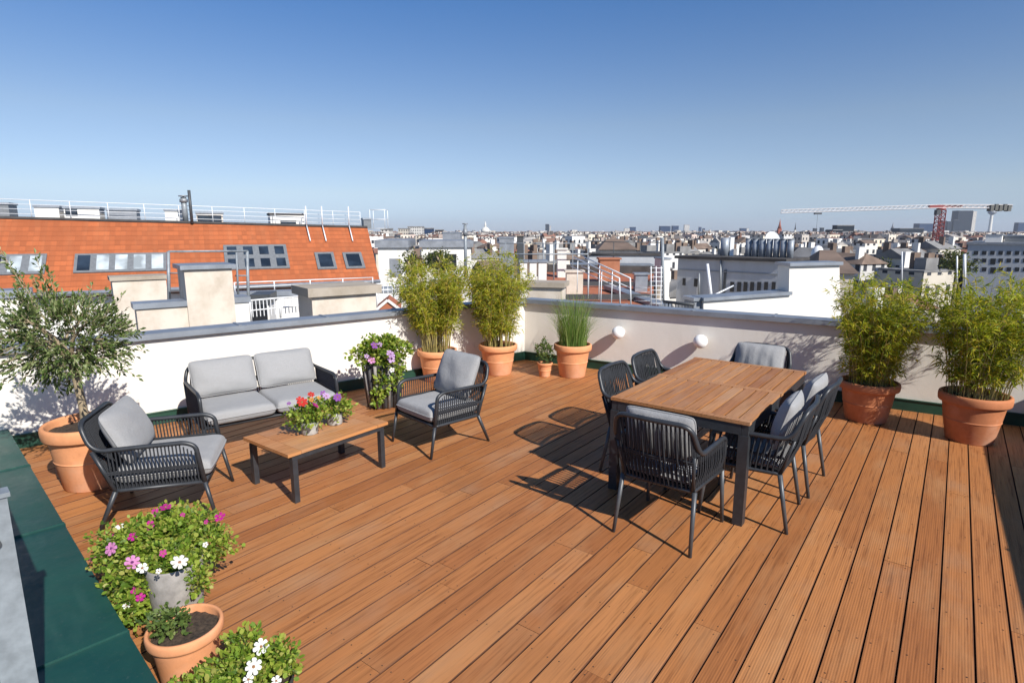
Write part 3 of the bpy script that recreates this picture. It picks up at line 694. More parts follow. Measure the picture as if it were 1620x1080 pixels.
bamboo('dense bushy bamboo behind the dining chairs', P_['R1'][0], .39, 1.24, .21, .44, 3, 78, 30, 'bamboo_dark', low=.06, lean=(.04, 0))
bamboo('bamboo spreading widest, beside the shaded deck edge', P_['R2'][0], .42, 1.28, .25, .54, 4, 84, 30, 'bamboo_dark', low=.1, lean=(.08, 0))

def olive():
    rs = np.random.RandomState(5); c = P_['olive'][0]
    t = thing('olive_tree', 'olive tree with a round crown in the big terracotta pot', 'tree', (c[0], c[1] - .03, .47)); tr = MB(); lf = MB(); tw = MB()
    tr.tube([(0, 0, -.03), (-.006, .01, .15), (-.012, 0, .32), (-.03, .01, .47), (-.04, .0, .56)], [.034, .030, .028, .030, .026], 10)
    P0, D = [], []; fork = np.array([-.05, 0, .52]); ends = []
    for k in range(9):
        a = 6.283 * k / 9 + rs.uniform(-.3, .3); sp = rs.uniform(.18, .34); up = rs.uniform(.15, .42); e = fork + np.array([sp * math.cos(a), sp * math.sin(a), up])
        m = (fork + e) / 2 + np.array([0, 0, .05]) + rs.normal(size=3) * .02; tr.tube([fork, m, e], [.018, .012, .007], 6, False); ends += [m, e, (m + e) / 2]
    ends = np.array(ends)
    def twig(o, d, ln, nl, ll=.042):
        d = d / np.linalg.norm(d); e = o + d * ln; tw.tube([o, (o + e) / 2 + rs.normal(size=3) * .008, e], .0016, 3, False)
        for j in range(nl):
            s = (j + .7) / nl; P0.append(o + (e - o) * s); D.append(d * .8 + unit(rs.normal(size=3)) * .75)
        P0.append(e); D.append(d)
    for k in range(800):
        v = unit(rs.normal(size=3)); rr = rs.uniform(.25, 1.0) ** .5
        q = fork + np.array([-.02, 0, .22]) + v * np.array([.41, .39, .28]) * rr * (1 + .24 * math.sin(6 * v[0] + 4 * v[2]) + .18 * math.sin(9 * v[1] + 1))
        j = np.argmin(((ends - q) ** 2).sum(1)); d = (q - ends[j]) * .5 + v * .35 + np.array([0, 0, .12]); 
        if rs.rand() < .1: tw.tube([ends[j], (ends[j] + q) / 2 + rs.normal(size=3) * .02, q], .0025, 3, False)
        twig(q, d, rs.uniform(.05, .13), rs.randint(4, 9))
    for (x, y, z) in ((-.36, -.05, .98), (-.30, 0, .80), (-.14, 0, .92), (-.10, .05, .80), (-.22, .05, .75), (-.52, 0, .55), (-.56, .1, .40), (.38, 0, .55), (.42, 0, .18), (-.45, -.1, .1)):
        e = np.array([x, y, z]) + fork - np.array([0, 0, .1]); o = fork + (e - fork) * .5; tw.tube([o, (o + e) / 2, e], [.004, .003, .0015], 4, False)
        for s in np.linspace(.25, 1, 16): twig(o + (e - o) * s, (e - o) + rs.normal(size=3) * .12, .03, 2, .03)
    P0, D = np.array(P0), np.array(D); n = len(P0); add_leaves(lf, P0, D, rs.uniform(.032, .056, n), rs.uniform(.014, .023, n), rs, .15, .05)
    merge(tr, tw, 0); tr.build('trunk', M['bark'], t); lf.build('crown', M['olive'], t)
olive()

def ornamental_grass():
    rs = np.random.RandomState(8); c = P_['grass'][0]; t = thing('ornamental_grass', 'upright fountain grass in a terracotta pot by the pale parapet', 'grass plant', (c[0], c[1], .39)); m = MB()
    for k in range(800):
        a = rs.uniform(0, 6.283); r = .19 * math.sqrt(rs.uniform(0, 1)); b = np.array([r * math.cos(a), r * math.sin(a), 0]); h = rs.uniform(.40, .84)
        sp = rs.uniform(.02, .36) * (.3 + r / .19) * .8; a2 = a + rs.normal() * .5; e = np.array([math.cos(a2), math.sin(a2), 0]) * sp; w = rs.uniform(.0025, .0045)
        x = np.array([-math.sin(a2 + rs.normal()), math.cos(a2 + rs.normal()), 0]); n = len(m.v)
        for i in range(5):
            s = i / 4; p = b + np.array([0, 0, h * (s - .12 * s ** 3 * sp / .2)]) + e * s ** 2.2; ww = w * (1 - s * .85); m.v += [tuple(p + x * ww), tuple(p - x * ww)]
        for i in range(4): q = n + 2 * i; m.face((q, q + 1, q + 3, q + 2))
    m.build('blades', M['grassblade'], t)
ornamental_grass()

def leaf_blob(mb, st, rs, c, ext, n, ln=(.02, .04), up=.5, shoots=0):
    c = np.array(c); ext = np.array(ext); v = unit(rs.normal(size=(n, 3)) + np.array([0, 0, up * .4])); r = rs.uniform(.3, 1, n) ** .45
    lump = 1 + .30 * np.sin(6 * v[:, 0] + 4 * v[:, 2] + rs.uniform(0, 6)) + .15 * np.sin(9 * v[:, 1] + rs.uniform(0, 6))
    P0 = c + v * ext * (r * lump)[:, None]; D = v * .6 + rs.normal(size=(n, 3)) * .6 + np.array([0, 0, .15])
    L_ = rs.uniform(*ln, n); round_leaves(mb, P0, D, L_, L_ * rs.uniform(.55, .85, n), rs)
    for i in range(n // 9): st.tube([c + (P0[i] - c) * .15 - np.array([0, 0, ext[2] * .4]), c + (P0[i] - c) * .6, P0[i]], .0016, 3, False)
    for k in range(shoots):
        d = unit(rs.normal(size=3) + np.array([0, 0, .6])); o = c + d * ext * .7; e = c + d * ext * rs.uniform(1.15, 1.45); st.tube([o, e], .0018, 3, False); q = 14
        s = rs.uniform(.1, 1, q)[:, None]; PP = o + (e - o) * s; L2 = rs.uniform(ln[0] * .7, ln[1] * .8, q); round_leaves(mb, PP, d + rs.normal(size=(q, 3)) * .8, L2, L2 * .6, rs)
def flower(parent, p, d, r, mat, rs, npet=7, eye='fl_eye', label=None, double=False):
    d = unit(np.array(d, float)); x = unit(np.cross(d, np.array([.3, .7, .2]))); y = np.cross(d, x); m = MB(); m.smooth = False
    layers = ((1, .10), (.72, .30), (.45, .5)) if double else ((1, .12),)
    for sc, cup in layers:
        ph = rs.uniform(0, 6)
        for k in range(npet):
            a = ph + 2 * math.pi * k / npet; u = x * math.cos(a) + y * math.sin(a); w = np.cross(d, u); rr = r * sc * rs.uniform(.92, 1.06); ww = rr * 4.1 / npet; ru = rs.normal(size=6) * rr * .05
            n = len(m.v); c_ = cup * rs.uniform(.7, 1.3)
            out = [(.06, 0), (.45, .34), (.75, .47), (.93, .36), (1.0, .12), (.97, -.10), (.93, -.36), (.75, -.47), (.45, -.34)]
            m.v += [tuple(u * rr * f + w * ww * g + d * (rr * c_ * f * (1 - .35 * f) + ru[(q * 5) % 6] * f)) for q, (f, g) in enumerate(out)]
            m.face(range(n, n + 9))
    m.cur = 1; n0 = len(m.v); c_ = d * r * .12
    m.v.append(tuple(d * r * .2))
    for k in range(8): a = 2 * math.pi * k / 8; m.v.append(tuple(c_ * .5 + (x * math.cos(a) + y * math.sin(a)) * r * .22))
    for k in range(8): m.face((n0, n0 + 1 + k, n0 + 1 + (k + 1) % 8))
    o = m.build('flower', [M['fl_' + mat], M[eye]], parent, tuple(p))
    if label: o['label'] = label
TO_CAM = np.array([.35, -.75, .75])
def flower_plant(name, label, c, blobs, flowers, seed, cat='flowers', leafmat='petleaf', ln=(.02, .042)):
    rs = np.random.RandomState(seed); t = thing(name, label, cat, c); lf = MB(); st = MB()
    for b in blobs: leaf_blob(lf, st, rs, *b[:3], ln=ln, shoots=b[3] if len(b) > 3 else 4)
    merge(lf, st, 1); lf.build('foliage', [M[leafmat], M['stem']], t)
    for (p, r, mat, *o) in flowers:
        dbl = 'd' in o; eye = 'fl_dark' if 'k' in o else 'fl_eye'
        flower(t, p, TO_CAM + rs.normal(size=3) * .25, r, mat, rs, 7 if dbl else 5, eye, None, dbl)
    return t
def rel(px, py, d, c): q = at(px, py, d); return (q.x - c[0], q.y - c[1], q.z - c[2])
# petunias by the ledge: mounds round the stone planter
c = (-1.89, 2.96, .385)
fl = [(rel(262, 802, 2.92, c), .032, 'magenta'), (rel(246, 810, 2.95, c), .024, 'magenta'), (rel(236, 830, 2.85, c), .027, 'magenta'), (rel(192, 838, 2.9, c), .034, 'white', 'k'), (rel(210, 848, 2.80, c), .024, 'magenta'),
      (rel(180, 850, 2.85, c), .020, 'magenta'), (rel(176, 867, 2.74, c), .034, 'pink', 'k', 'd'), (rel(209, 889, 2.60, c), .036, 'pink', 'k', 'd'), (rel(225, 898, 2.50, c), .026, 'white'), (rel(284, 889, 2.50, c), .038, 'white', 'd'),
      (rel(258, 875, 2.56, c), .018, 'magenta'), (rel(146, 884, 2.75, c), .019, 'magenta'), (rel(215, 932, 2.58, c), .024, 'magenta'), (rel(222, 944, 2.56, c), .022, 'magenta'), (rel(200, 957, 2.56, c), .018, 'white'),
      (rel(348, 817, 2.92, c), .028, 'magenta'), (rel(289, 814, 2.95, c), .014, 'magenta'), (rel(326, 825, 2.9, c), .013, 'magenta'), (rel(325, 861, 2.62, c), .014, 'white'), (rel(251, 903, 2.46, c), .013, 'white')]
flower_plant('petunia_plant', 'spreading petunias in pink, magenta and white by the green ledge', c,
    [((.03, .02, .02), (.20, .15, .09), 1900, 14), ((-.17, -.09, -.04), (.17, .13, .11), 1500, 9), ((-.08, -.20, -.16), (.14, .10, .12), 1100, 2), ((.22, -.02, -.07), (.14, .11, .09), 900, 9), ((-.05, -.30, -.28), (.10, .08, .08), 480, 4), ((.15, -.22, -.16), (.06, .05, .07), 170, 2), ((.02, -.10, .02), (.15, .08, .08), 1100, 1), ((-.02, -.14, -.05), (.10, .06, .08), 500, 1), ((.19, -.24, .0), (.13, .09, .06), 750, 4), ((.06, -.34, -.09), (.07, .06, .10), 520, 2), ((.19, -.31, -.02), (.11, .05, .05), 420, 2), ((.03, -.38, -.19), (.06, .05, .08), 320, 1), ((.32, -.30, -.10), (.055, .05, .08), 260, 3)], fl, 21, ln=(.011, .036))
c = (P_['front'][0][0] - .05, P_['front'][0][1] - .01, .26)
flower_plant('seedling_plant', 'sparse green plant growing at one side of the small terracotta pot', c, [((-.01, .0, .03), (.085, .08, .05), 300, 4)], [], 22, 'plant', 'shrubleaf', (.015, .03))
c = (P_['dark'][0][0] - .08, P_['dark'][0][1] - .02, .21)
fl = [(rel(413, 1022, 2.15, c), .032, 'white', 'd'), (rel(401, 1054, 2.08, c), .034, 'white', 'd'), (rel(393, 1074, 2.05, c), .022, 'white'), (rel(437, 1076, 2.05, c), .02, 'white')]
flower_plant('white_flower_plant', 'leafy plant with white flowers in the dark planter', c, [((-.15, -.03, -.05), (.10, .08, .07), 420, 7), ((.0, .03, -.02), (.15, .10, .08), 1150, 10), ((.14, .06, .02), (.08, .07, .08), 560, 5), ((-.02, .12, .05), (.08, .06, .06), 260, 4)], fl, 23, ln=(.011, .036))
c = (P_['tall'][0][0], P_['tall'][0][1], .58)
fl = [(rel(592, 546, 6.35, c), .045, 'purple'), (rel(601, 545, 6.4, c), .03, 'lilac'), (rel(618, 560, 6.3, c), .055, 'lilac', 'k', 'd'), (rel(619, 568, 6.3, c), .045, 'lilac', 'k'), (rel(588, 570, 6.3, c), .042, 'pink'), (rel(580, 563, 6.4, c), .03, 'lilac'), (rel(620, 585, 6.3, c), .03, 'white')]
flower_plant('lilac_flower_plant', 'bushy plant with lilac flowers in the tall dark planter', c, [((0, 0, .02), (.30, .24, .17), 1500, 5), ((.0, -.08, .12), (.2, .14, .13), 700, 3), ((.02, -.21, -.26), (.08, .05, .18), 260, 1), ((.18, -.15, -.22), (.06, .06, .2), 160, 1), ((-.02, -.22, -.42), (.07, .04, .1), 110, 0)], fl, 24, ln=(.03, .055))
c = (PT1.x, PT1.y, .50)
fl = [(rel(478, 636, 4.42, c), .042, 'red', 'd'), (rel(474, 632, 4.45, c), .03, 'red'), (rel(492, 624, 4.5, c), .03, 'red', 'd'), (rel(499, 641, 4.42, c), .03, 'magenta', 'd'), (rel(493, 632, 4.46, c), .022, 'orange'), (rel(505, 629, 4.5, c), .02, 'orange'), (rel(457, 638, 4.46, c), .018, 'purple')]
flower_plant('red_flower_plant', 'red and orange flowers in a small zinc pot on the coffee table', c, [((-.01, -.02, .05), (.145, .12, .09), 620, 3), ((.05, .0, .12), (.07, .07, .06), 160, 2)], fl, 25, ln=(.02, .038))
c = (PT2.x, PT2.y, .50)
fl = [(rel(534, 628, 4.62, c), .036, 'purple', 'd'), (rel(516, 626, 4.66, c), .034, 'lilac', 'd'), (rel(511, 622, 4.68, c), .025, 'purple')]
flower_plant('purple_flower_plant', 'purple flowers in a small zinc pot on the coffee table', c, [((.02, -.01, .05), (.13, .11, .09), 560, 3)], fl, 26, ln=(.02, .038))
c = (P_['small'][0][0], P_['small'][0][1], .30)
flower_plant('small_shrub', 'small round shrub in the smallest terracotta pot', c, [((0, 0, .05), (.14, .12, .15), 520, 3)], [], 27, 'shrub', 'shrubleaf', (.02, .04))
SUN, SKY_STR, EXPO, SKY_AIR, SKY_DUST, SKY_OZ, HAZE = 5.0, .075, 0.36, 1.0, 0.3, 1.0, 6e-5
# ------------------------------------------------------------------ the city beyond the parapets
GZ = -22.0
EYE = Vector((0, 0, CAMH))
class Face:                                     # a vertical wall plane through a surveyed point
    def __init__(s, px, py, d, yaw):
        s.o = at(px, py, d); s.u = Vector((math.cos(yaw), math.sin(yaw), 0)); s.n = Vector((math.sin(yaw), -math.cos(yaw), 0)); s.yaw = yaw
    def pt(s, px, py):
        r = ray(px, py); return EYE + r * ((s.o - EYE).dot(s.n) / r.dot(s.n))
    def uv(s, px, py): q = s.pt(px, py) - s.o; return q.dot(s.u), q.z
    def pos(s, u, z, out=0): return s.o + s.u * u + Vector((0, 0, z)) + s.n * out
def block(name, label, cat, px0, px1, py, d, depth, yaw=0, mat='white_old', zb=GZ, cap=None, capm='zinc', over=.05, capt=.1, group=None, winm=None, roofm=None):
    """a walled block whose front top edge was surveyed; parts are local to its base"""
    f = Face((px0 + px1) / 2, py, d, yaw); u0, u1 = f.uv(px0, py)[0], f.uv(px1, py)[0]; zt = f.o.z
    t = thing(name, label, cat, (f.o.x, f.o.y, zb), yaw, group); w = u1 - u0; cu = (u0 + u1) / 2; h = zt - zb
    m = MB(); ct = capt if cap else 0; m.box(cu, depth / 2, (h - ct) / 2, w, depth, h - ct); m.build('wall', M[mat], t)
    if cap: c = MB(); c.box(cu, depth / 2, h - ct / 2 + .002, w + 2 * over, depth + 2 * over, ct); c.build(cap, M[capm], t)
    t['_w'] = 0; del t['_w']
    return t, f, (u0, u1)
def opening(t, f, px0, px1, py0, py1, part='window', mat='black_opening', out=.02, th=.06, zb=GZ, frame=None):
    a = f.uv(px0, py1); b = f.uv(px1, py0); m = MB(); m.box((a[0] + b[0]) / 2, -out + th / 2 - .004, f.o.z - zb + (a[1] + b[1]) / 2, b[0] - a[0], th, b[1] - a[1]); return m.build(part, M[mat], t)
def slab(name, label, cat, pts, d, yaw, th, mat, part='wall', zref=None, group=None):
    """a wall whose front outline was surveyed, with real thickness behind it"""
    cx = sum(p[0] for p in pts) / len(pts); cy = sum(p[1] for p in pts) / len(pts); f = Face(cx, cy, d, yaw); q = [f.uv(*p) for p in pts]
    t = thing(name, label, cat, f.o, yaw, group); m = MB(); n = len(q)
    m.v += [(u, 0, z) for u, z in q] + [(u, th, z) for u, z in q]; m.face(range(n)[::-1]); m.face([n + i for i in range(n)])
    for i in range(n): j = (i + 1) % n; m.face((i, j, n + j, n + i))
    m.build(part, M[mat], t); return t, f, q
def rods(name, label, cat, lines, mat, group=None, part='rail'):
    o = Vector(lines[0][0]); o = Vector((o.x, o.y, min(min(p[0].z, p[1].z) for p in lines))); t = thing(name, label, cat, o, 0, group)
    for ln in lines:
        m = MB(); m.tube([Vector(ln[0]) - o, Vector(ln[1]) - o], ln[2], 6); m.build(ln[3] if len(ln) > 3 else part, M[mat], t)
    return t
def railing(name, label, a, b, h, npost, nrail, r, mat, bars=0, group=None):
    a, b = Vector(a), Vector(b); Z = Vector((0, 0, 1)); t = thing(name, label, 'railing', a, 0, group)
    for i in range(npost):
        p = (b - a) * (i / (npost - 1)); m = MB(); m.tube([p, p + Z * h], r * 1.3, 6); m.build('post', M[mat], t)
    for i in range(nrail):
        z = h * (1 - i / nrail) - (.0 if i else r); m = MB(); m.tube([Z * z, (b - a) + Z * z], r if i else r * 1.3, 6); m.build('top_rail' if i == 0 else 'rail', M[mat], t)
    if bars:
        m = MB()
        for i in range(bars): p = (b - a) * ((i + .5) / bars); m.tube([p + Z * .08, p + Z * (h - .02)], r * .7, 4)
        m.build('baluster_screen', M[mat], t)
    return t

# ---- orange roofed neighbour
def orange_house():
    E0, E1, R1 = at(0, 467, 24), at(601, 444, 31), at(581, 360, 34)
    n = (E1 - E0).cross(R1 - E0).normalized()
    if n.dot(EYE - E0) < 0: n = -n
    hit = lambda x, y: EYE + ray(x, y) * ((E0 - EYE).dot(n) / ray(x, y).dot(n))
    R0 = hit(0, 345); EL_ = E0 - (E1 - E0) * .3; RL = R0 - (R1 - R0) * .3
    u = (E1 - E0).normalized(); v = n.cross(u).normalized(); v = v if v.z > 0 else -v
    t = thing('tiled_house', 'long neighbouring house with bright orange tiled roof and skylights', 'house', (EL_.x, EL_.y, GZ)); o = t.location.copy()
    uvf = lambda p: ((p - EL_).dot(u), (p - EL_).dot(v)); m = MB(); dn = n * -.25
    P4 = [EL_, E1, R1, RL]; m.quad(*[p - o for p in P4], uv=[uvf(p) for p in P4]); Q4 = [p + dn for p in P4]
    for i in range(4): j = (i + 1) % 4; m.quad(P4[i] - o, Q4[i] - o, Q4[j] - o, P4[j] - o)
    m.quad(*[p - o for p in Q4[::-1]]); rf = m.build('roof', M['orange_roof'], t)
    hz = Vector((v.x, v.y, 0)).normalized()
    m = MB(); a, b = EL_ + hz * .5, E1 + hz * .5 - u * .15; back = hz * 13
    for q in ((a, b, b + back, a + back),):
        lo = [Vector((p.x, p.y, GZ)) - o for p in q]; hi = [Vector((p.x, p.y, min(EL_.z, E1.z) - .25)) - o for p in q]; m.hexa(lo + hi)
    a2, b2 = RL + hz * .15, R1 + hz * .15 - u * .12; zt = [RL.z - .3, R1.z - .3]
    lo = [Vector((p.x, p.y, E1.z - .24)) - o for p in (a2, b2, b2 + hz * 8, a2 + hz * 8)]; hi = [Vector((p.x, p.y, z)) - o for p, z in ((a2, zt[0]), (b2, zt[1]), (b2 + hz * 8, zt[1]), (a2 + hz * 8, zt[0]))]; m.hexa(lo + hi)
    m.build('wall', M['white_old'], t)
    m = MB(); q = [E1 - u * .12 + n * -.26, E1 + hz * 3.4 - u * .12 + n * -.1, R1 - u * .12 + n * -.26]; q[1].z = E1.z - .1
    k = [p - o for p in q] + [p - o - u * .3 for p in q]; m.v += [tuple(p) for p in k]; m.face((0, 1, 2)); m.face((5, 4, 3)); m.face((0, 3, 4, 1)); m.face((1, 4, 5, 2)); m.face((2, 5, 3, 0)); m.build('gable_wall', M['old_roof'], t)
    m = MB(); m.beam(EL_ - o + n * .02 - v * .08, E1 - o + n * .02 - v * .08, .16, .14, n); m.build('gutter', M['zinc'], t)
    m = MB(); m.beam(RL - o + n * .03, R1 - o + n * .03, .14, .06, n); m.build('ridge_flashing', M['bitumen'], t)
    m = MB(); m.hexa([p - o for p in (RL + hz * .3 + Vector((0, 0, -.29)), R1 + hz * .3 - u * .1 + Vector((0, 0, -.29)), R1 + hz * 8 - u * .1 + Vector((0, 0, -.29)), RL + hz * 8 + Vector((0, 0, -.29)))] + [p - o for p in (RL + hz * .3, R1 + hz * .3 - u * .1, R1 + hz * 8 - u * .1, RL + hz * 8)]); m.build('flat_roof', M['mid_grey'], t)
    def skylight(x0, y0, x1, y1, cols, rows, light, gap=.14):
        a, b = uvf(hit(x0, y1)), uvf(hit(x1, y0)); P = lambda uu, vv, h: EL_ + u * uu + v * vv + n * h - o
        def plate(mb, ua, va, ub, vb, h0, h1): mb.hexa([P(ua, va, h0), P(ub, va, h0), P(ub, vb, h0), P(ua, vb, h0), P(ua, va, h1), P(ub, va, h1), P(ub, vb, h1), P(ua, vb, h1)])
        m = MB(); plate(m, a[0], a[1], b[0], b[1], .01, .07); fr = m.build('skylight', M['frame_grey'], t)
        cw, ch = (b[0] - a[0]) / cols, (b[1] - a[1]) / rows
        for i in range(cols):
            for j in range(rows):
                m = MB(); ua, va = a[0] + cw * i, a[1] + ch * j; L_ = light and (i + j) % 5 != 0
                plate(m, ua + gap, va + gap, ua + cw - gap, va + ch - gap, .06, .085); m.build('pane', M['pane_light' if L_ else 'pane'], fr)
    skylight(116, 401, 263, 433, 5, 1, True, .12); skylight(-30, 403, 75, 437, 3, 1, True, .14); skylight(357, 388, 452, 428, 4, 2, False, .15)
    skylight(503, 400, 527, 427, 1, 1, False, .15); skylight(548, 400, 571, 426, 1, 1, False, .15)
    Z = Vector((0, 0, 1)); off = hz * .35
    railing('roof_railing', 'thin white railing along the top of the orange roof', RL + off, R1 + off - u * .3, .88, 15, 4, .014, 'white_paint')
    for (x, yt, yb, k) in ((485, 331, 383, 0), (510, 331, 383, 1), (552, 331, 383, 2)):
        p = hit(x + 6, yb); q = hit(x, 360); rods('ladder_rail', ['white steel upright on the orange roof, beside the rooftop box', 'white steel upright on the orange roof, between its two mates', 'white steel upright on the orange roof, near the gable end'][k], 'ladder rail', [(p + n * .08, q + n * .12, .035), (q + n * .12, q + Z * 1.05 + n * .12, .035)], 'white_paint', 'ladder uprights on the orange roof')
    return R0, R1, u, hz
R0_, R1_, uO, hO = orange_house()
yO = math.atan2(uO.y, uO.x)
def roofbox(name, label, cat, px0, px1, py, d, dep, mat, slot=None, **k):
    zb = 2.15 + .35 * max(0, (340 - px0) / 340.0)
    t, f, _ = block(name, label, cat, px0, px1, py, d, dep, yO, mat, zb, **k)
    if slot: opening(t, f, *slot, zb=zb, out=.03, mat='pane')
    return t
roofbox('rooftop_cabin', 'white rooftop box behind the railing above the strip of five skylights', 'rooftop unit', 53, 92, 325, 29, 1.6, 'white_old', cap='roof')
roofbox('rooftop_cabin', 'long white rooftop box with a grey louvre above the orange roof', 'rooftop unit', 100, 156, 327, 29.3, 1.6, 'white_old', (104, 122, 331, 341), cap='roof')
roofbox('rooftop_cabin', 'grey sheet metal rooftop box between two white boxes', 'rooftop unit', 168, 215, 330, 30, 1.6, 'mid_grey', cap='roof')
roofbox('rooftop_cabin', 'dark rooftop box at the far end of the orange roof, beside the olive shoots', 'rooftop unit', -14, 12, 320, 28.5, 1.4, 'frame_grey', cap='roof')
roofbox('rooftop_cabin', 'small white rooftop box beside the metal flue', 'rooftop unit', 260, 291, 331, 31, 1.3, 'white_old', cap='roof')
roofbox('rooftop_cabin', 'pale rooftop box with a dark window strip beside the tall dark post', 'rooftop unit', 310, 352, 335, 31.5, 1.6, 'beige', (313, 350, 341, 351), cap='roof')
roofbox('rooftop_cabin', 'cream rooftop box with a black slot above the block of eight skylights', 'rooftop unit', 427, 481, 337, 33, 1.6, 'white_old', (444, 468, 349, 355), cap='roof', capm='bitumen')
roofbox('rooftop_cabin', 'small dark blue rooftop box near the gable of the orange roof', 'rooftop unit', 575, 587, 345, 36, .6, 'frame_grey', cap='roof')
def flue(name, label, px, y0, y1, d, r, mat, cap=True):
    p, q = at(px, y1, d), at(px, y0, d); t = thing(name, label, 'flue', p); h = q.z - p.z; m = MB(); m.tube([(0, 0, 0), (0, 0, h)], r, 12); m.build('pipe', M[mat], t)
    if cap: m = MB(); m.tube([(0, 0, h * .80), (0, 0, h * .93)], r * 1.45, 12); m.tube([(0, 0, h + .03), (0, 0, h + .08)], r * 1.7, 12); m.tube([(0, 0, h - .02), (0, 0, h + .04)], r * .3, 6); m.build('cowl', M['grey_steel'], t)
flue('metal_flue', 'short metal flue with a cowl on the orange roof', 294, 312, 352, 30.5, .13, 'galv')
flue('roof_post', 'tall dark post on the orange roof beside the flue', 304, 301, 354, 30.2, .07, 'frame_dark', False)
flue('metal_flue', 'tall slim steel chimney pipe above the bamboo, before the city', 737, 356, 440, 28, .075, 'galv')
def lattice_box():
    a = at(586, 362, 36.5); ls = []; w, h = .9, 1.15
    for x in (0, w):
        for y in (0, w): ls.append((a + Vector((x, y, 0)), a + Vector((x, y, h)), .02, 'post'))
    for z in (.02, h / 2, h):
        for (x0, y0, x1, y1) in ((0, 0, w, 0), (w, 0, w, w), (w, w, 0, w), (0, w, 0, 0)): ls.append((a + Vector((x0, y0, z)), a + Vector((x1, y1, z)), .015))
    rods('cage_ladder', 'white steel cage standing at the gable end of the orange roof', 'cage', ls, 'white_paint')
lattice_box()

# ---- party walls and chimneys close behind the sunlit parapet
block('chimney_stack', 'square beige chimney stack with grey cap, tallest behind the sunlit parapet', 'chimney', 290, 366, 419, 10, .75, R(37), 'beige', -3, 'chimney_cap', 'zinc', .06, .07)
block('party_wall', 'beige wall with zinc coping in front of the square chimney stack', 'wall', 214, 297, 478, 9.6, .35, R(37), 'beige', -3, 'coping', 'zinc', .04, .09)
block('party_wall', 'beige wall stub behind the olive crown, below the five skylights', 'wall', 176, 262, 437, 12.5, .6, R(37), 'beige', -3, 'coping', 'stone_cap', .04, .08)
block('party_wall', 'white wall with zinc coping behind the olive tree', 'wall', -90, 44, 461, 9.2, .4, R(37), 'white_old', -3, 'coping', 'zinc', .05, .12)
block('party_wall', 'white wall stub with grey coping beside the square chimney stack', 'wall', 367, 393, 470, 10.6, .5, R(37), 'white_old', -3, 'coping', 'zinc', .03, .1)
block('chimney_stack', 'long low chimney block with weathered stone cap behind the sofa', 'chimney', 492, 594, 453, 11, .8, R(37), 'beige', -3, 'chimney_cap', 'stone_cap', .09, .16)
t, f, _ = block('terrace_wall', 'white terrace wall with grey coping below the orange roof', 'wall', 370, 720, 457, 20, .4, R(20), 'white_old', -6, 'coping', 'zinc', .05, .16)
t, f, _ = block('roof_hut', 'white roof hut with dark sloping top behind the baluster railing', 'hut', 398, 424, 466, 13, .8, R(12), 'white_old', -3, 'roof', 'frame_dark', .04, .22)
opening(t, f, 400, 422, 480, 510, zb=-3)
rods('pipe_frame', 'grey pipe frame between the olive tree and the square chimney stack', 'pipe frame', [(at(266, 398, 11), at(268, 500, 11), .03, 'post'), (at(266, 398, 11), at(392, 397, 12), .022), (at(391, 397, 12), at(394, 510, 12), .03, 'post'), (at(374, 399, 11.8), at(377, 470, 11.8), .02, 'post'), (at(266, 432, 11), at(290, 432, 11), .015), (at(372, 436, 11.9), at(392, 436, 12), .015), (at(369, 470, 11.9), at(394, 470, 12), .015)], 'galv')
railing('baluster_railing', 'white baluster railing between the two chimneys', at(398, 508, 11.3), at(487, 498, 12.2), .42, 3, 2, .014, 'white_paint', 16)
railing('terrace_railing', 'thin white railing on the terrace wall below the orange roof', at(372, 463, 19), at(590, 452, 23), .34, 5, 2, .016, 'white_paint')
railing('baluster_railing', 'white baluster railing between the low chimney block and the bamboo', at(597, 492, 13), at(675, 484, 14.5), .62, 4, 4, .014, 'white_paint', 12)
def small_gable():
    p = at(614, 492, 11.5); t = thing('roof_gable', 'small orange tiled gable peeping over the parapet', 'roof', p, R(10)); m = MB(); w, h, dd = .25, .2, 1.2
    m.v += [(-w, 0, 0), (w, 0, 0), (0, 0, h), (-w, dd, 0), (w, dd, 0), (0, dd, h)]; m.face((0, 1, 2)); m.face((5, 4, 3)); m.face((0, 2, 5, 3)); m.face((1, 4, 5, 2)); m.face((0, 3, 4, 1)); m.build('gable', M['old_roof'], t)
    m = MB(); m.beam((-w - .02, -.02, .0), (0, -.02, h + .02), .05, .03, (0, 1, 0)); m.beam((0, -.021, h + .02), (w + .02, -.021, 0), .05, .03, (0, 1, 0)); m.build('verge', M['white_old'], t)
small_gable()

# ---- middle distance roofs
t, f, _ = block('flat_house', 'white flat-roofed house with grey roof edge beside the orange gable', 'house', 597, 642, 380, 44, 9, R(6), 'white_old', GZ, 'roof', 'mid_grey', .2, .55)
opening(t, f, 617, 633, 409, 438, 'door', 'mid_grey')
t, f, _ = block('flat_house', 'white flat-roofed house behind the bamboo tops', 'house', 667, 745, 381, 47, 9, R(6), 'white_old', GZ, 'roof', 'mid_grey', .2, .5)
opening(t, f, 678, 700, 400, 425); opening(t, f, 706, 722, 402, 425)
block('roof_plant', 'tall grey machine box with white flank on the skyline', 'rooftop unit', 700, 728, 367, 56, 2, R(0), 'mid_grey', -6, 'roof', 'zinc', .05, .1)
block('roof_plant', 'grey slatted machine box above the corner bamboo', 'rooftop unit', 790, 813, 375, 50, 2, R(0), 'mid_grey', -6, 'roof', 'zinc', .05, .1)
block('roof_plant', 'narrow black machine box above the grass pot', 'rooftop unit', 818, 828, 373, 50, 1, R(0), 'frame_dark', -6, 'roof', 'bitumen', .05, .1)
block('vent_block', 'low beige block with stone cap above the grass pot', 'wall', 834, 889, 447, 11.2, .5, R(-14), 'beige', -3, 'coping', 'stone_cap', .06, .09)
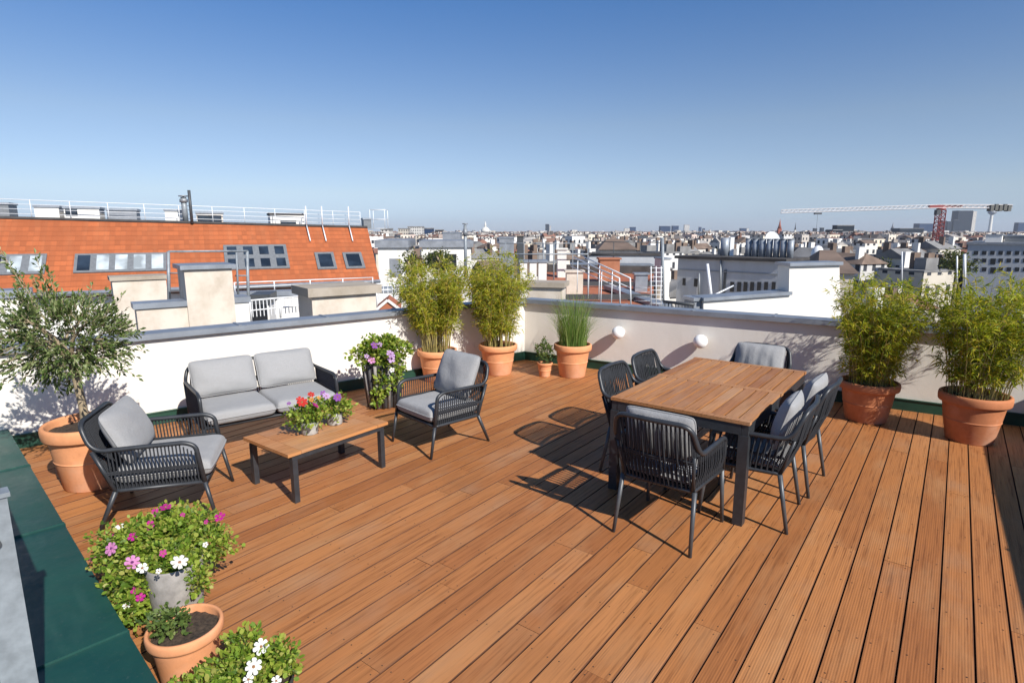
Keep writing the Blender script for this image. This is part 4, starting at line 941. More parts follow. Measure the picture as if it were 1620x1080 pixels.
for k, (a, b, lab) in enumerate(((823, 834, 'white plastered vent pillar nearest to the bamboo of the three'), (838, 849, 'white plastered vent pillar between its two twins'), (852, 865, 'white plastered vent pillar beside the old red roof'))):
    block('vent_pillar', lab.replace('nearest to', 'closest to'), 'vent', a, b, 412, 17, .5, 0, 'white_old', -3, 'cap', 'zinc', .03, .06, 'white vent pillars')
def walkway():
    ls = []
    for (x0, x1, y, d0, d1) in ((790, 930, 385, 22, 22), (790, 930, 402, 22, 22)): ls.append((at(x0, y, d0), at(x1, y, d1), .03 if y > 400 else .018))
    for x in (800, 829, 860, 876, 906, 930): ls.append((at(x, 384, 22), at(x, 455, 22), .03 if x in (860, 876) else .018, 'post'))
    rods('roof_walkway', 'galvanised pipe railing of a roof walkway above the grass', 'railing', ls, 'galv')
    ls = [(at(936, 382, 27), at(1046, 384, 27), .02), (at(936, 402, 27), at(1046, 404, 27), .02)] + [(at(x, 382, 27), at(x, 425, 27), .02, 'post') for x in (971, 1013, 1046)]
    rods('roof_railing', 'dark thin railing on the pale grey wall beyond the old red roof', 'railing', ls, 'frame_dark')
    ls = []
    for (dx, dd) in ((0, 0), (-17, .5)):
        a, b = at(925 + dx, 407, 15 + dd), at(997 + dx, 440, 12.5 + dd); ls += [(a, b, .016), (b, at(998 + dx, 484, 12.5 + dd), .016, 'post'), (at(920 + dx, 421, 15 + dd), at(996 + dx, 455, 12.5 + dd), .01)]
        for s in (.1, .37, .65): p = a.lerp(b, s); ls.append((p, p - Vector((0, 0, .85)), .012, 'post'))
    rods('stair_railing', 'white sloping stair handrail over the old red roof', 'stair railing', ls, 'white_paint')
    ls = [(at(x, 421, 14), at(x, 484, 14), .012, 'post') for x in (1030, 1038, 1046)] + [(at(1028, y, 14), at(1048, y, 14), .009) for y in range(424, 484, 7)]
    ls += [(at(1003, y, 14.3), at(1030, y, 14), .007) for y in range(455, 484, 7)]
    rods('grid_fence', 'white square-mesh fence panel beside the old red roof', 'fence', ls, 'white_paint')
    rods('roof_pole', 'slim grey steel pole rising beside the mesh fence', 'pole', [(at(1048, 376, 18), at(1049, 484, 18), .05, 'post')], 'galv')
    rods('roof_barrier', 'black barred barrier on the pale parapet, beside the sloping white wall', 'barrier', [(at(1050, 477, 10.6), at(1098, 482, 10.2), .03), (at(1050, 486, 10.6), at(1098, 491, 10.2), .018)] + [(at(1052 + k * 5.5, 478, 10.55), at(1052 + k * 5.5, 493, 10.5), .010, 'post') for k in range(9)], 'frame_dark')
walkway()
def old_roof():
    a, b, c, d = at(850, 496, 15), at(1034, 494, 15), at(1034, 431, 25), at(866, 428, 25); t = thing('old_house', 'house with a weathered old red tiled roof beyond the grass pot', 'house', (a.x, a.y, GZ)); o = t.location.copy()
    u = (b - a).normalized(); v = (d - a).normalized(); m = MB(); P4 = [a, b, c, d]; m.quad(*[p - o for p in P4], uv=[((p - a).dot(u), (p - a).dot(v)) for p in P4]); m.build('roof', M['old_roof'], t)
    m = MB(); m.hexa([Vector((p.x, p.y, GZ)) - o for p in P4] + [p - o - Vector((0, 0, .05)) for p in P4]); m.build('wall', M['beige'], t)
    m = MB(); rr = random.Random(4)
    m.beam(d - o + Vector((0, -.3, .10)), c - o + Vector((0, -.3, .10)), .5, .35); m.build('ridge_gutter', M['bitumen'], t)
    for (s_, k_, w_, h_, mt) in ((1.0, .30, .5, .9, 'beige'), (2.3, .62, .7, 1.0, 'old_brick'), (.6, .78, .35, 1.3, 'white_old'), (3.2, .42, .4, .6, 'zinc')):
        pc = a.lerp(d, k_) + u * s_ - o; m = MB(); m.box(pc.x, pc.y, pc.z + h_ * .3, w_, w_ * .8, h_); m.box(pc.x, pc.y, pc.z + h_ * .8 + .03, w_ + .1, w_ * .8 + .1, .06); m.build('chimney', M[mt], t)
    for k_ in (.2, .5): m = MB(); m.beam(a.lerp(d, k_) - o + Vector((0, 0, .12)), b.lerp(c, k_) - o + Vector((0, 0, .12)), .02, .16); m.build('snow_guard', M['frame_dark'], t)
    m = MB(); m.beam(a.lerp(d, .45) - o + u * 2.2 + Vector((0, 0, .05)), a.lerp(d, .05) - o + u * 3.4 + Vector((0, 0, .05)), .4, .12); m.build('valley_sheet', M['zinc'], t)
old_roof()
block('grey_wall', 'pale grey wall with dark cap between the old red roof and the pole', 'wall', 932, 1046, 401, 27, 1.2, R(-4), 'grey_facade', GZ, 'coping', 'bitumen', .06, .1)
block('bitumen_shed', 'long black felted shed roof before the pale grey wall', 'shed', 905, 1032, 418, 25.6, 1.0, R(-4), 'bitumen', -3, 'roof', 'zinc', .05, .06)
block('white_pier', 'white pier beside the steel pole', 'wall', 1047, 1061, 408, 21, .6, R(10), 'white_old', GZ, 'cap', 'zinc', .03, .05)
def shade_house():
    yaw = R(-45); t, f, (u0, u1) = block('render_house', 'pale grey rendered house in shade with a row of small black windows', 'house', 1073, 1241, 407, 20, 1.9, yaw, 'grey_facade', GZ, 'roof', 'bitumen', .10, .10)
    for x in (1155, 1166, 1176, 1186.5, 1197.5, 1208.5, 1220.5): opening(t, f, x, x + 7, 446, 461)
    opening(t, f, 1080, 1085, 440, 451); opening(t, f, 1098, 1104, 441, 453); opening(t, f, 1143, 1150, 427, 470, 'door', 'frame_dark')
    for (x, y0, y1) in ((1141, 410, 470), (1107, 432, 470)): m = MB(); a = f.uv(x, y1); b = f.uv(x, y0); m.tube([(a[0], -.05, f.o.z - GZ + a[1]), (b[0], -.05, f.o.z - GZ + b[1])], .035, 8); m.build('downpipe', M['grey_steel'], t)
    a = f.uv(1073, 426); b = f.uv(1232, 434); m = MB(); m.beam((a[0], -.01, f.o.z - GZ + a[1]), (b[0], -.01, f.o.z - GZ + b[1]), .03, .03); m.build('band', M['grey_steel'], t)
    g = 'grey round vent tubes on the rendered house'
    for k in range(7):
        x = 1163 + k * 11.3; p = f.pt(x, 408) - f.n * 1.0; p.z = f.o.z - .02; q = f.pt(x, 379) - f.n * 1.2
        tt = thing('vent_tube', 'one of the row of grey round vent tubes on the rendered house', 'vent', p, 0, g); m = MB(); h = .62; m.tube([(0, 0, 0), (0, 0, h)], .105, 14); m.build('pipe', M['tube_grey'], tt); m = MB(); m.tube([(0, 0, h), (0, 0, h + .02)], .118, 14); m.build('rim', M['galv'], tt)
    p = f.pt(1125, 408) - f.n * 1; p.z = f.o.z - .02
    tt = thing('vent_tube', 'wide grey vent tube with white flank, apart from the row, left out before the dish'.replace('left out ', 'standing '), 'vent', p); m = MB(); m.tube([(0, 0, 0), (0, 0, .66)], .15, 16); m.build('pipe', M['tube_grey'], tt); m = MB(); m.box(.22, 0, .34, .14, .2, .68); m.build('casing', M['white_paint'], tt)
    p = f.pt(1187, 410) - f.n * 1.5; p.z = f.o.z
    tt = thing('satellite_dish', 'white satellite dish behind the vent tubes', 'satellite dish', p, R(15)); m = MB(); m.tube([(0, 0, 0), (0, 0, .45)], .03, 8); m.build('mast', M['galv'], tt)
    m = MB(); n = 24; prof = [(.02, 0), (.12, .015), (.22, .05), (.3, .095)]; m.lathe(prof, n=n); d_ = m.build('dish', M['white_paint'], tt); d_.location = (0, -.05, .55); d_.rotation_euler = (R(75), 0, 0)
    rods('leaning_pole', 'white pole leaning on the shaded grey house', 'pole', [(at(1119, 418, 18), at(1125, 468, 17.5), .05, 'post')], 'white_paint')
    rods('stair_rail', 'thin slanting white handrail before the row of black windows', 'railing', [(at(1123, 470, 13), at(1160, 452, 14), .02), (at(1123, 470, 13), at(1123, 482, 13), .02, 'post')], 'white_paint')
shade_house()
def sloping_wall():
    yaw = R(10); t, f, q = slab('party_wall', 'bright white sloping party wall before the shaded grey house', 'wall', [(1113, 560), (1113, 476), (1248, 466), (1249, 421), (1328, 419), (1331, 560)], 10.8, yaw, .35, 'white_wall')
    m = MB()
    for (a, b) in ((q[1], q[2]), (q[3], q[4])): m.beam((a[0] - .03, .17, a[1] + .03), (b[0] + .03, .17, b[1] + .03), .46, .06)
    m.build('coping', M['zinc'], t)
    block('wall_pier', 'grey pier at the low end of the sloping white wall', 'wall', 1099, 1113.5, 471, 10.6, .4, yaw, 'mid_grey', -3, 'cap', 'zinc', .03, .06)
    block('chimney_stack', 'narrow grey chimney strip at the step of the sloping white wall', 'chimney', 1236, 1249, 419, 11.6, .5, R(-30), 'grey_facade', -3, 'cap', 'zinc', .04, .06)
sloping_wall()
def radome():
    t, f, _ = block('flat_house', 'pale house carrying the white radome', 'house', 1262, 1318, 413, 60, 9, R(-12), 'house', GZ, 'roof', 'mid_grey', .1, .2)
    p = at(1292, 413, 62); t = thing('radome', 'white egg-shaped radome on a city roof', 'radome', p); m = MB(); r, h = .62, 1.62; m.lathe([(.42, 0), (.55, .2), (.62, .62), (.60, .95), (.48, 1.28), (.28, 1.52), (.1, 1.61), (.001, 1.62)], n=24); m.build('dome', M['white_paint'], t); m = MB(); m.lathe([(.5, -.05), (.5, .03)], n=20, cap1=True); m.build('base', M['grey_steel'], t)
radome()
def hip_house(name, label, px0, px1, py_eave, py_ridge, d, dep, yaw, wm, rm, group=None):
    t, f, (u0, u1) = block(name, label, 'house', px0, px1, py_eave, d, dep, yaw, wm); h = f.o.z - GZ; rise = (py_eave - py_ridge) * (d + dep / 2) / FPX; o = .3; m = MB(); w0, w1 = u0 - o, u1 + o; c = min((w1 - w0) * .3, dep * .5)
    m.v += [(w0, -o, h), (w1, -o, h), (w1, dep + o, h), (w0, dep + o, h), (w0 + c, dep / 2, h + rise), (w1 - c, dep / 2, h + rise)]
    for q in ((0, 1, 5, 4), (1, 2, 5), (2, 3, 4, 5), (3, 0, 4), (3, 2, 1, 0)): m.face(q)
    m.build('roof', M[rm], t); return t
hip_house('hipped_house', 'dark brown hipped roof behind the bright white party wall', 1300, 1352, 432, 404, 42, 12, R(-20), 'beige', 'house_roof_brown')
hip_house('hipped_house', 'brown hipped roof far behind the white vent pillars', 950, 1006, 395, 380, 70, 10, R(-5), 'beige', 'house_roof_brown')
def office():
    yaw = R(-42); t, f, _ = block('office_block', 'grey office block with dark window openings at the picture edge, before the towers', 'building', 1532, 1760, 384, 118, 22, yaw, 'grey_facade', GZ, 'roof', 'mid_grey', .3, .5)
    for y in (397, 409, 423):
        for k in range(8):
            x = 1540 + k * 13; big = k in (2,) and y > 400; opening(t, f, x, x + (10 if big else 8), y, y + (9 if big else 6), out=.05, th=.2)
    for (a, b, y, lab, mt) in ((1560, 1586, 371, 'white penthouse on the grey office block', 'white_old'), (1590, 1640, 372, 'dark penthouse on the grey office block', 'frame_grey')): block('penthouse', lab, 'penthouse', a, b, y, 124, 8, yaw, mt, f.o.z, 'roof', 'zinc', .1, .2)
office()
def tree(label, px, py, d, r, h, seed):
    p = at(px, py, d); zc = p.z; t = thing('city_tree', label, 'tree', (p.x, p.y, GZ), 0); rs = np.random.RandomState(seed); m = MB(); H = zc - GZ
    m.tube([(0, 0, 0), (.2, 0, H * .5), (0, 0, H)], [.4, .3, .12], 7)
    for k in range(6): a = k * 1.05; m.tube([(0, 0, H - h * .6), (r * .6 * math.cos(a), r * .6 * math.sin(a), H + rs.uniform(-.3, .5) * h)], [.14, .04], 5)
    m.build('trunk', M['bark'], t); lf = MB(); n = 1500; cl = unit(rs.normal(size=(26, 3))) * np.array([r, r, h]) * rs.uniform(.3, .95, (26, 1)); P0 = cl[rs.randint(0, 26, n)] + rs.normal(size=(n, 3)) * np.array([r, r, h]) * .2 + np.array([0, 0, H])
    L_ = rs.uniform(.25, .5, n) * r / 3; round_leaves(lf, P0, rs.normal(size=(n, 3)), L_, L_ * .7, rs); lf.build('crown', M['treeleaf'], t)
tree('dark leafy tree between the bamboo tops and the office block', 1516, 412, 95, 2.6, 2.0, 31)
tree('olive green tree against the white flat-roofed house', 655, 420, 38, 1.0, 1.0, 32)
tree('small green tree on a roof terrace beyond the bamboo', 700, 412, 34, .9, .7, 33)
for k, (x, y0, y1, d, lab) in enumerate(((1427, 398, 450, 60, 'pale pole standing alone above the bamboo'), (1514, 405, 450, 40, 'white pole by the dark leafy tree, thinner of two'), (1526, 402, 450, 40, 'white pole by the dark leafy tree, thicker of two'))):
    rods('roof_pole', lab, 'pole', [(at(x, y0, d), at(x, y1, d), (.06, .05, .09)[k], 'post')], 'white_paint')

# ---- tower crane
def crane():
    d = 255; b = at(1478, 446, d); top = at(1489, 330, d); zt = top.z; t = thing('tower_crane', 'red and white tower crane with a long pale jib', 'crane', (top.x, top.y, GZ)); H = zt - GZ
    def lattice(name, a, bb, w, seg, mat, r=.13, tri=False):
        m = MB(); a, bb = Vector(a), Vector(bb); dr = (bb - a).normalized(); up = Vector((0, 0, 1)) if abs(dr.z) < .9 else Vector((0, 1, 0)); x = dr.cross(up).normalized(); y = x.cross(dr)
        cs = [(-1, -1), (1, -1), (1, 1), (-1, 1)] if not tri else [(-1, -.8), (1, -.8), (0, 1)]; q = [x * (i * w / 2) + y * (j * w / 2) for i, j in cs]; n = len(q)
        for c in q: m.tube([a + c, bb + c], r, 4)
        for k in range(seg):
            p0, p1 = a.lerp(bb, k / seg), a.lerp(bb, (k + 1) / seg)
            for i in range(n): j = (i + 1) % n; m.tube([p0 + q[i], p1 + q[j]], r * .62, 4, False); m.tube([p1 + q[i], p1 + q[j]], r * .55, 4, False)
        return m.build(name, M[mat], t)
    zr = at(1484, 386, d).z - GZ; lattice('lower_mast', (0, 0, 0), (0, 0, zr), 2.0, 14, 'crane_white', .12); lattice('upper_mast', (0, 0, zr), (0, 0, H - .6), 2.6, 8, 'crane_red', .25)
    m = MB(); m.lathe([(1.5, H - .6), (1.7, H - .3), (1.7, H), (1.3, H + .2)], n=16, cap1=True); m.build('slewing_ring', M['crane_red'], t)
    e = at(1236, 335, 262); e = Vector((e.x - top.x, e.y - top.y, e.z - GZ)); c = at(1600, 327, 250); c = Vector((c.x - top.x, c.y - top.y, c.z - GZ)); s0 = Vector((0, 0, H + .9))
    lattice('jib', s0, e, 1.5, 34, 'crane_white', .15, True); lattice('counter_jib', s0, c, 1.3, 12, 'crane_white', .22)
    m = MB(); q = (e - s0).normalized(); m.beam(s0 - q * 8, s0 + q * 5, 1.5, 1.1); m.build('slewing_frame', M['crane_red'], t)
    m = MB(); m.box(-2.1, -1, H - 1.6, 1.6, 1.8, 2.2); m.build('cab', M['frame_dark'], t)
    m = MB(); k = (c - s0).normalized()
    for i in range(5): p = c - k * (1.2 + i * 1.6); m.box(p.x, p.y, p.z - .6 + .3 * (i % 2), 1.3, 2.2, 2.6)
    m.build('counterweight', M['concrete'], t)
    m = MB(); p = s0.lerp(e, .765); m.box(p.x, p.y, p.z - 1.3, 3.0, 1.2, .7); m.tube([p + Vector((0, 0, -1.6)), p + Vector((0, 0, -13))], .05, 4); m.box(p.x, p.y, p.z - 13.3, .5, .5, 1.0); m.build('trolley', M['frame_dark'], t)
crane()

# ---- landmarks on the skyline
def tower(label, px0, px1, py, d, mat, name='tower_block', yaw=0, dep=None, cat='tower', group=None, cap='house_roof_grey'):
    f = Face((px0 + px1) / 2, py, d, yaw); w = (px1 - px0) * d / FPX; return block(name, label, cat, px0, px1, py, d, dep or max(12, w * .6), yaw, mat, GZ, 'roof', cap, .3, 1.2, group)
tower('slim dark skyscraper standing alone above the grass pot', 863, 869, 354.5, 4200, 'tower_dark')
tower('pale skyscraper flank beside the slim dark one', 869.3, 871.5, 357, 4250, 'tower_pale')
tower('grey tower with pale wing above the old red roof', 997, 1006, 359, 3600, 'tower_blue'); tower('pale wing of the grey tower above the old red roof', 988, 996.6, 361, 3600, 'tower_pale')
tower('wide blue glass office tower of the central pair', 1045, 1061, 357.5, 3400, 'tower_blue'); tower('narrower deep blue tower of the central pair', 1064, 1074, 357, 3400, 'tower_blue')
tower('cream tower beyond the central blue pair', 1083, 1091, 355.5, 3700, 'tower_pale'); tower('thin blue tower, thicker of the twin needles', 1106, 1110, 359, 3900, 'tower_blue'); tower('thin blue tower, thinner of the twin needles', 1112, 1115.5, 361, 3900, 'tower_blue')
tower('low blue wing of the stepped tower above the vent tubes', 1158, 1172, 366, 3300, 'tower_blue'); tower('dark blue stepped tower above the vent tubes', 1172, 1181, 361, 3300, 'tower_blue'); tower('white flank of the stepped tower above the vent tubes', 1181.4, 1185, 361, 3310, 'tower_pale')
tower('small grey block beside the church spire, first of three', 1288, 1293, 361, 2600, 'tower_dark'); tower('small grey block, middle of three beyond the radome', 1299, 1304, 360, 2600, 'tower_dark'); tower('small grey block, lowest of three beyond the radome', 1307.5, 1314, 364, 2600, 'tower_dark')
tower('black hospital-like slab under the jib', 1318, 1333, 363, 900, 'tower_dark', 'slab_block', dep=20); tower('wide grey slab building under the jib', 1333.3, 1374, 366, 905, 'mid_grey', 'slab_block', dep=25); tower('rooftop block above the black slab under the jib', 1325, 1352, 356, 960, 'tower_dark', 'slab_block', dep=15)
tower('long grey block before the crane mast', 1424, 1462, 361, 1500, 'tower_dark', 'slab_block'); tower('dark wide tower behind the crane mast', 1455, 1478, 353.5, 3000, 'tower_blue'); tower('dark narrow tower just past the crane mast', 1489, 1498, 349, 3000, 'tower_dark'); tower('dark narrow tower between the crane and the tallest tower', 1499.5, 1506.5, 350, 3000, 'tower_dark')
tower('tallest dark tower on the skyline', 1517, 1540, 333, 3000, 'tower_dark'); tower('lower shoulder of the tallest dark tower', 1510, 1516.8, 348, 3000, 'tower_dark'); tower('pale flank of the tallest dark tower', 1540.3, 1546, 334, 3020, 'tower_pale')
tower('blue tower cut by the picture edge', 1612, 1626, 352, 3000, 'tower_blue'); tower('white hospital-like block above the white flat-roofed house', 645, 667, 358, 700, 'tower_pale', 'slab_block', dep=20); tower('dark blue block on the skyline beside the white block', 670, 684, 360.5, 750, 'tower_blue', 'slab_block', dep=15)
tower('wide dark block on the skyline above the bamboo', 688, 700, 363, 800, 'tower_dark', 'slab_block', dep=15); tower('grey pink block on the skyline beside the orange gable', 630, 645, 361, 650, 'house', 'slab_block', dep=15); tower('white block on the skyline against the orange gable', 602, 616, 361, 420, 'tower_pale', 'slab_block', dep=12)
def dome_church():
    d = 1900; p = at(768, 376, d); s = d / FPX; t = thing('domed_church', 'pale domed church on the skyline', 'church', (p.x, p.y, GZ)); h = p.z - GZ; m = MB(); m.box(0, 0, (h + 4 * s) / 2, 19 * s, 19 * s, h + 4 * s); m.lathe([(7 * s, h + 4 * s), (7 * s, h + 9 * s)], n=20); m.build('nave', M['church_stone'], t)
    m = MB(); m.lathe([(7.2 * s * math.cos(a), h + 9 * s + 7.5 * s * math.sin(a)) for a in [i * math.pi / 2 / 8 for i in range(8)]] + [(1.6 * s, h + 16.6 * s), (1.5 * s, h + 20 * s), (.2 * s, h + 25 * s)], n=20, cap1=True); m.build('dome', M['church_stone'], t)
    for x in (-8, 8):
        m = MB(); m.box(x * s, -8 * s, (h + 8 * s) / 2, 3 * s, 3 * s, h + 8 * s); m.lathe([(2 * s, h + 8 * s), (.1, h + 12 * s)], (x * s, -8 * s, 0), 8); m.build('bell_tower', M['church_stone'], t)
dome_church()
def spire(label, px, ytop, ymid, ybase, w, d, mat):
    p = at(px, ybase, d); s = d / FPX; t = thing('church_spire', label, 'church', (p.x, p.y, GZ)); h = p.z - GZ; a = (ybase - ymid) * s; b = (ybase - ytop) * s
    m = MB(); m.box(0, 0, (h + a) / 2, w * s, w * s, h + a); m.build('tower', M['church_stone' if mat != 'spire_red' else 'spire_red'], t); m = MB(); m.lathe([(w * s * .62, h + a), (w * s * .3, h + a + (b - a) * .4), (.05 * s, h + b)], n=8); m.build('steeple', M[mat], t)
    m = MB(); m.box(0, w * s * 2, (h * .8) / 2, w * s * 1.6, w * s * 4, h * .8); m.build('nave', M['church_stone'], t)
spire('red brick church spire at the tip of the crane jib', 1232, 347, 362, 376, 5, 800, 'spire_red'); spire('thin dark church spire near the church of red brick', 1257, 352, 364, 374, 2.2, 1400, 'frame_dark'); spire('thin green-grey church spire before the crane mast', 1411, 352, 362, 370, 4, 1700, 'mid_grey')
def tv_tower():
    d = 3300; p = at(1565, 368, d); s = d / FPX; t = thing('observation_tower', 'slender observation tower with a round top beside the tallest tower', 'tower', (p.x, p.y, GZ)); h = p.z - GZ; top = h + 27 * s
    m = MB(); m.lathe([(3.2 * s, 0), (2.6 * s, h), (2.0 * s, top)], n=14); m.build('shaft', M['church_stone'], t); m = MB(); m.lathe([(1.8 * s, top), (5.6 * s, top + 2.5 * s), (5.6 * s, top + 5 * s), (3 * s, top + 7 * s), (1 * s, top + 8 * s), (.3 * s, top + 16 * s)], n=18, cap1=True); m.build('observation_deck', M['mid_grey'], t)
tv_tower()

# ---- the field of houses
def city():
    rr = random.Random(12); protos = []
    kinds = [('house_roof_red', 'red'), ('house_roof_grey', 'grey'), ('house_roof_brown', 'brown'), (None, 'flat')]
    def house(w, dpt, h, rm, chim, rise):
        m = MB(); m.box(0, 0, h / 2, w, dpt, h); o = m.build('city_house', M['house'])
        r = MB(); e = .35
        if rm:
            W, D = w / 2 + e, dpt / 2 + e; c = W * rr.choice((0, .35)); r.v += [(-W, -D, h), (W, -D, h), (W, D, h), (-W, D, h), (-W + c, 0, h + rise), (W - c, 0, h + rise)]
            for q in ((0, 1, 5, 4), (1, 2, 5), (2, 3, 4, 5), (3, 0, 4), (3, 2, 1, 0)): r.face(q)
            ro = r.build('roof', M[rm], o)
        else:
            r.box(0, 0, h + .15, w + .2, dpt + .2, .3); r.box(w * .2, 0, h + 1.2, w * .25, dpt * .4, 2.0); ro = r.build('roof', M['house_roof_grey'], o)
        for k in range(chim):
            m = MB(); x = rr.uniform(-.4, .4) * w; y = rr.uniform(-.3, .3) * dpt; m.box(x, y, h + rise * .5 + .6, .8, 1.6, rise + 1.2); m.build('chimney', M['white_old'] if k % 2 else M['house_roof_brown'], ro)
        return o
    for k in range(12):
        rm, nm = kinds[(0, 3, 1, 3, 2, 3, 0, 3, 1, 3, 2, 3)[k]]; protos.append((house(rr.uniform(8, 15), rr.uniform(7, 10), rr.uniform(13.0, 17.5), rm, 3, rr.uniform(1.2, 2.4)), nm))
    lab = dict(red='city house with a red tiled roof in the dense field of houses below the skyline', grey='city house with a grey sheet roof in the dense field of houses below the skyline', brown='city house with a dark brown roof in the dense field of houses below the skyline', flat='flat-roofed city house in the dense field of houses below the skyline')
    rs = np.random.RandomState(77); m = MB(); m.tube([(0, 0, 0), (.1, 0, 6), (0, 0, 12)], [.3, .25, .1], 6); ctree = thing('street_tree', 'dark green street tree between the houses of the dense city', 'tree'); m.build('trunk', M['bark'], ctree); lf = MB(); n = 900
    cl = unit(rs.normal(size=(18, 3))) * np.array([2.6, 2.6, 3.4]) * rs.uniform(.3, 1, (18, 1)); P0 = cl[rs.randint(0, 18, n)] + rs.normal(size=(n, 3)) * .75 + np.array([0, 0, 10.5]); L_ = rs.uniform(.4, .8, n); round_leaves(lf, P0, rs.normal(size=(n, 3)), L_, L_ * .7, rs); lf.build('crown', M['treeleaf'], ctree)
    used = set(); G = 14.5; ya = R(24); ca, sa = math.cos(ya), math.sin(ya)
    def cells(d0, d1, G, x0, x1):
        n = int(d1 / G) + 2
        for i in range(-n, n):
            for j in range(-n, n):
                x, y = (i * ca - j * sa) * G, (i * sa + j * ca) * G
                if y <= d0 * .7 or not d0 < math.hypot(x, y) < d1: continue
                px = 810 + FPX * x / y
                if x0 < px < x1: yield i, j, x, y, px
    keep = []
    for i, j, x, y, px in cells(64, 300, G, 585, 1700):
        if i % 7 == 0 or j % 9 == 0: continue
        if 1480 < px and 80 < y < 160: continue
        if 560 < px < 760 and y < 75: continue
        keep.append((math.hypot(x, y), i, j, x, y))
    keep.sort(); gnames = {}
    DLAST = keep[min(285, len(keep) - 1)][0]
    for k, (dist, i, j, x, y) in enumerate(keep[:285]):
        q, nm = rr.choice(protos); first = q.name not in used
        o = q if first else copy_tree(q); used.add(q.name)
        top = rr.uniform(-8.5, -4) if dist < 110 else rr.uniform(-8, -1.2); o.location = (x + rr.uniform(-2, 2), y + rr.uniform(-2, 2), GZ); h0 = max(v[2] for v in q.bound_box)
        s = (top - GZ - 3) / h0; o.scale = (rr.uniform(.9, 1.15), rr.uniform(.9, 1.15), s); o.rotation_euler.z = ya + rr.choice((0, math.pi / 2, math.pi, -math.pi / 2)) + rr.uniform(-.12, .12)
        tag(o, lab[nm], 'house', 'city houses with %s roofs' % nm)
    for q, nm in protos:
        if q.name not in used:
            for ch in list(q.children_recursive): bpy.data.objects.remove(ch)
            bpy.data.objects.remove(q)
    far = MB(); wall = [(.66, .60, .51), (.74, .70, .63), (.50, .45, .40), (.70, .61, .48), (.56, .55, .54), (.80, .78, .74), (.60, .48, .42)]; roof = [(.27, .13, .085), (.34, .15, .10), (.21, .205, .20), (.17, .12, .09), (.45, .42, .39), (.22, .15, .11), (.10, .10, .105), (.5, .48, .45)]
    done = set((k[1], k[2]) for k in keep[:285])
    def add(x, y, G, tmax):
        w, dp = G * rr.uniform(.45, .85), G * rr.uniform(.4, .6); h = -GZ + rr.uniform(-9, tmax); yw = ya + rr.choice((0, math.pi / 2)) + rr.uniform(-.2, .2); c, s = math.cos(yw), math.sin(yw); T = lambda a, b, z: (x + a * c - b * s, y + a * s + b * c, GZ + z)
        W, D = w / 2, dp / 2; far.tc = rr.choice(wall); far.cur = 0; he = h - rr.choice((.4, .8, 1.5, 2.6))
        n = len(far.v); far.v += [T(a, b, z) for z in (0, he) for (a, b) in ((-W, -D), (W, -D), (W, D), (-W, D))]
        for q in ((0, 1, 5, 4), (1, 2, 6, 5), (2, 3, 7, 6), (3, 0, 4, 7)): L_ = w if q[0] % 2 == 0 else dp; far.face([n + i for i in q], [(0, 0), (L_, 0), (L_, he), (0, he)])
        far.tc = rr.choice(roof); far.cur = 1; m = len(far.v); far.v += [T(-W * .9, 0, h), T(W * .9, 0, h)]
        if math.hypot(x, y) < 1300:
            for _ in range(rr.randint(1, 3)):
                bx_, by_ = rr.uniform(-.7, .7) * W, rr.uniform(-.6, .6) * D; e_ = rr.uniform(.4, 1.2); hh = h + rr.uniform(.3, 1.6); far.tc = rr.choice(roof + wall); k = len(far.v); far.v += [T(bx_ + a_ * e_, by_ + b_ * e_ * .6, z_) for z_ in (he, hh) for (a_, b_) in ((-1, -1), (1, -1), (1, 1), (-1, 1))]
                for q in ((0, 1, 5, 4), (1, 2, 6, 5), (2, 3, 7, 6), (3, 0, 4, 7), (4, 5, 6, 7)): far.face([k + z for z in q])
            far.tc = rr.choice(roof)
        far.face((n + 4, n + 5, m + 1, m)); far.face((n + 6, n + 7, m, m + 1)); far.face((n + 5, n + 6, m + 1)); far.face((n + 7, n + 4, m))
    nt_ = 0
    for i, j, x, y, px in cells(90, 420, 17, 640, 1640):
        if rr.random() < .07 and nt_ < 34:
            if nt_ == 0: tr0 = None
            tp = rr.uniform(-8.5, -5); cp = copy_tree(ctree) if nt_ else ctree; cp.location = (x, y, GZ); s_ = rr.uniform(.8, 1.3); cp.scale = (s_, s_, (tp - GZ) / 14.0); cp.rotation_euler.z = rr.uniform(0, 6); nt_ += 1
            tag(cp, 'dark green street tree between the houses of the dense city', 'tree', 'street trees in the city')
    for i, j, x, y, px in cells(64, 620, G, 585, 1720):
        if (i, j) in done or i % 7 == 0 or j % 9 == 0 or math.hypot(x, y) < DLAST - 1: continue
        add(x, y, G, 1.0)
    for i, j, x, y, px in cells(620, 1700, 23, 330, 1900):
        if rr.random() < .12: continue
        add(x + rr.uniform(-5, 5), y + rr.uniform(-5, 5), 20, 3.0 if rr.random() < .1 else 1.0)
    for i, j, x, y, px in cells(1700, 5200, 52, 330, 1900): add(x + rr.uniform(-20, 20), y + rr.uniform(-20, 20), 36, 7 if rr.random() < .06 else 1.5)
    o = far.build('distant_city', [M['city_far'], M['city_roof']]); o['kind'] = 'stuff'
def mroof():
    m, nt, b = newmat('far_city_roof'); a = nt.nodes.new('ShaderNodeAttribute'); a.attribute_name = 'tint'; L(nt, mix(nt, noise(nt, coords(nt), .3, 3), a.outputs['Color'], (.10, .08, .07)), b.inputs['Base Color']); b.inputs['Roughness'].default_value = .85; return m
M['city_roof'] = mroof()
city()
g = MB(); g.quad((-9000, -9000, GZ), (9000, -9000, GZ), (9000, 9000, GZ), (-9000, 9000, GZ)); struct(g.build('ground', M['street']))
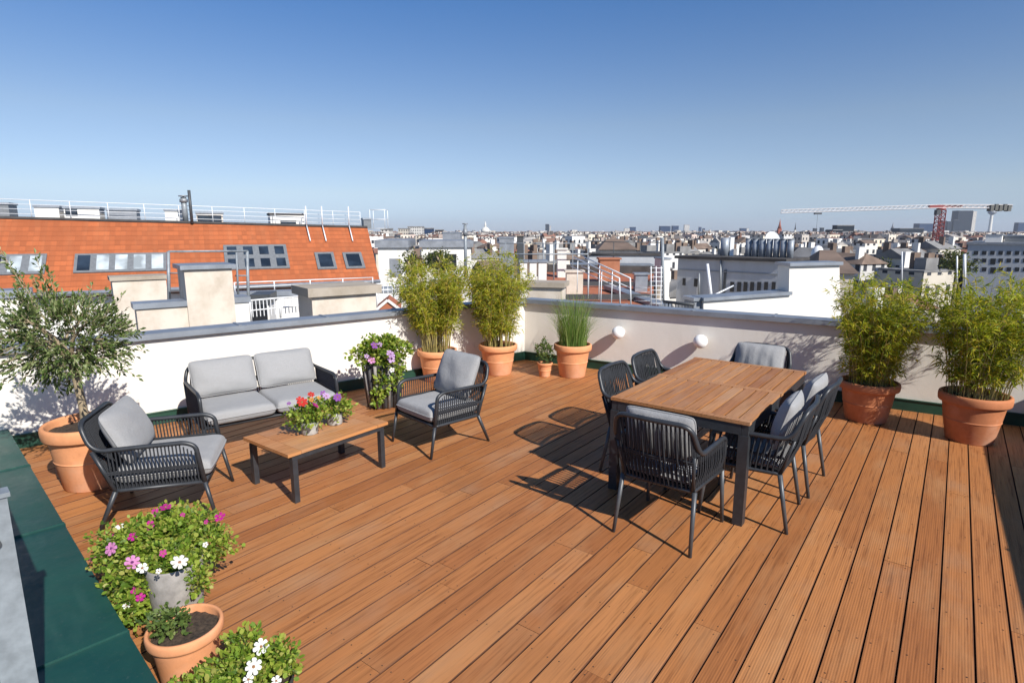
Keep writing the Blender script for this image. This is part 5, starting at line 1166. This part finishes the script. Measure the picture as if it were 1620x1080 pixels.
# ---- hazy air
if HAZE > 0:
    m = bpy.data.materials.new('haze_air'); m.use_nodes = True; nt = m.node_tree; nt.nodes.remove(nt.nodes['Principled BSDF']); v = nt.nodes.new('ShaderNodeVolumePrincipled'); v.inputs['Color'].default_value = (.80, .88, 1.0, 1); v.inputs['Density'].default_value = HAZE; v.inputs['Anisotropy'].default_value = .2
    nt.links.new(v.outputs[0], nt.nodes['Material Output'].inputs['Volume']); h = MB(); h.box(0, 0, (GZ - 1 + 150) / 2, 18600, 18600, 150 - GZ + 1); o = h.build('haze', m); o['kind'] = 'stuff'
# ------------------------------------------------------------------ sky, sun
AZ = Vector((.62, -.785, 0)).normalized(); EL = R(37.0)
w = bpy.data.worlds.new('World'); SC.world = w; w.use_nodes = True; nt = w.node_tree; bg = nt.nodes['Background']
sky = nt.nodes.new('ShaderNodeTexSky'); sky.sky_type = 'NISHITA'; sky.sun_disc = False; sky.sun_elevation = EL
sky.sun_rotation = math.atan2(AZ.x, AZ.y); sky.altitude = 200; sky.air_density = SKY_AIR; sky.dust_density = SKY_DUST; sky.ozone_density = SKY_OZ
sp = nt.nodes.new('ShaderNodeSeparateXYZ'); nt.links.new(nt.nodes.new('ShaderNodeTexCoord').outputs['Generated'], sp.inputs[0])
rp = ramp(nt, sp.outputs[2], [(0, (.31, .39, .66)), (.024, (.33, .41, .66)), (.06, (.42, .455, .59)), (.165, (.455, .475, .545)), (.33, (.265, .42, .61)), (.6, (.22, .40, .60))])
dbl = nt.nodes.new('ShaderNodeVectorMath'); dbl.operation = 'SCALE'; dbl.inputs[3].default_value = 2.0; nt.links.new(rp, dbl.inputs[0])
tint = mix(nt, 1.0, sky.outputs[0], dbl.outputs[0], 'MULTIPLY'); nt.links.new(tint, bg.inputs[0]); bg.inputs[1].default_value = SKY_STR
sd = bpy.data.lights.new('sun', 'SUN'); sd.energy = SUN; sd.angle = R(.53); sd.color = (1, .955, .885)
so = bpy.data.objects.new('sun', sd); COL.objects.link(so)
tosun = Vector((AZ.x * math.cos(EL), AZ.y * math.cos(EL), math.sin(EL))); so.rotation_euler = tosun.to_track_quat('Z', 'Y').to_euler()
so.location = (10, -10, 30)
SC.view_settings.view_transform = 'Standard'; SC.view_settings.look = 'None'; SC.view_settings.exposure = EXPO; SC.view_settings.gamma = 1
SC.render.film_transparent = False
try:
    SC.cycles.max_bounces = 8; SC.cycles.transparent_max_bounces = 8; SC.cycles.volume_bounces = 1
    SC.cycles.use_denoising = True
except Exception: pass
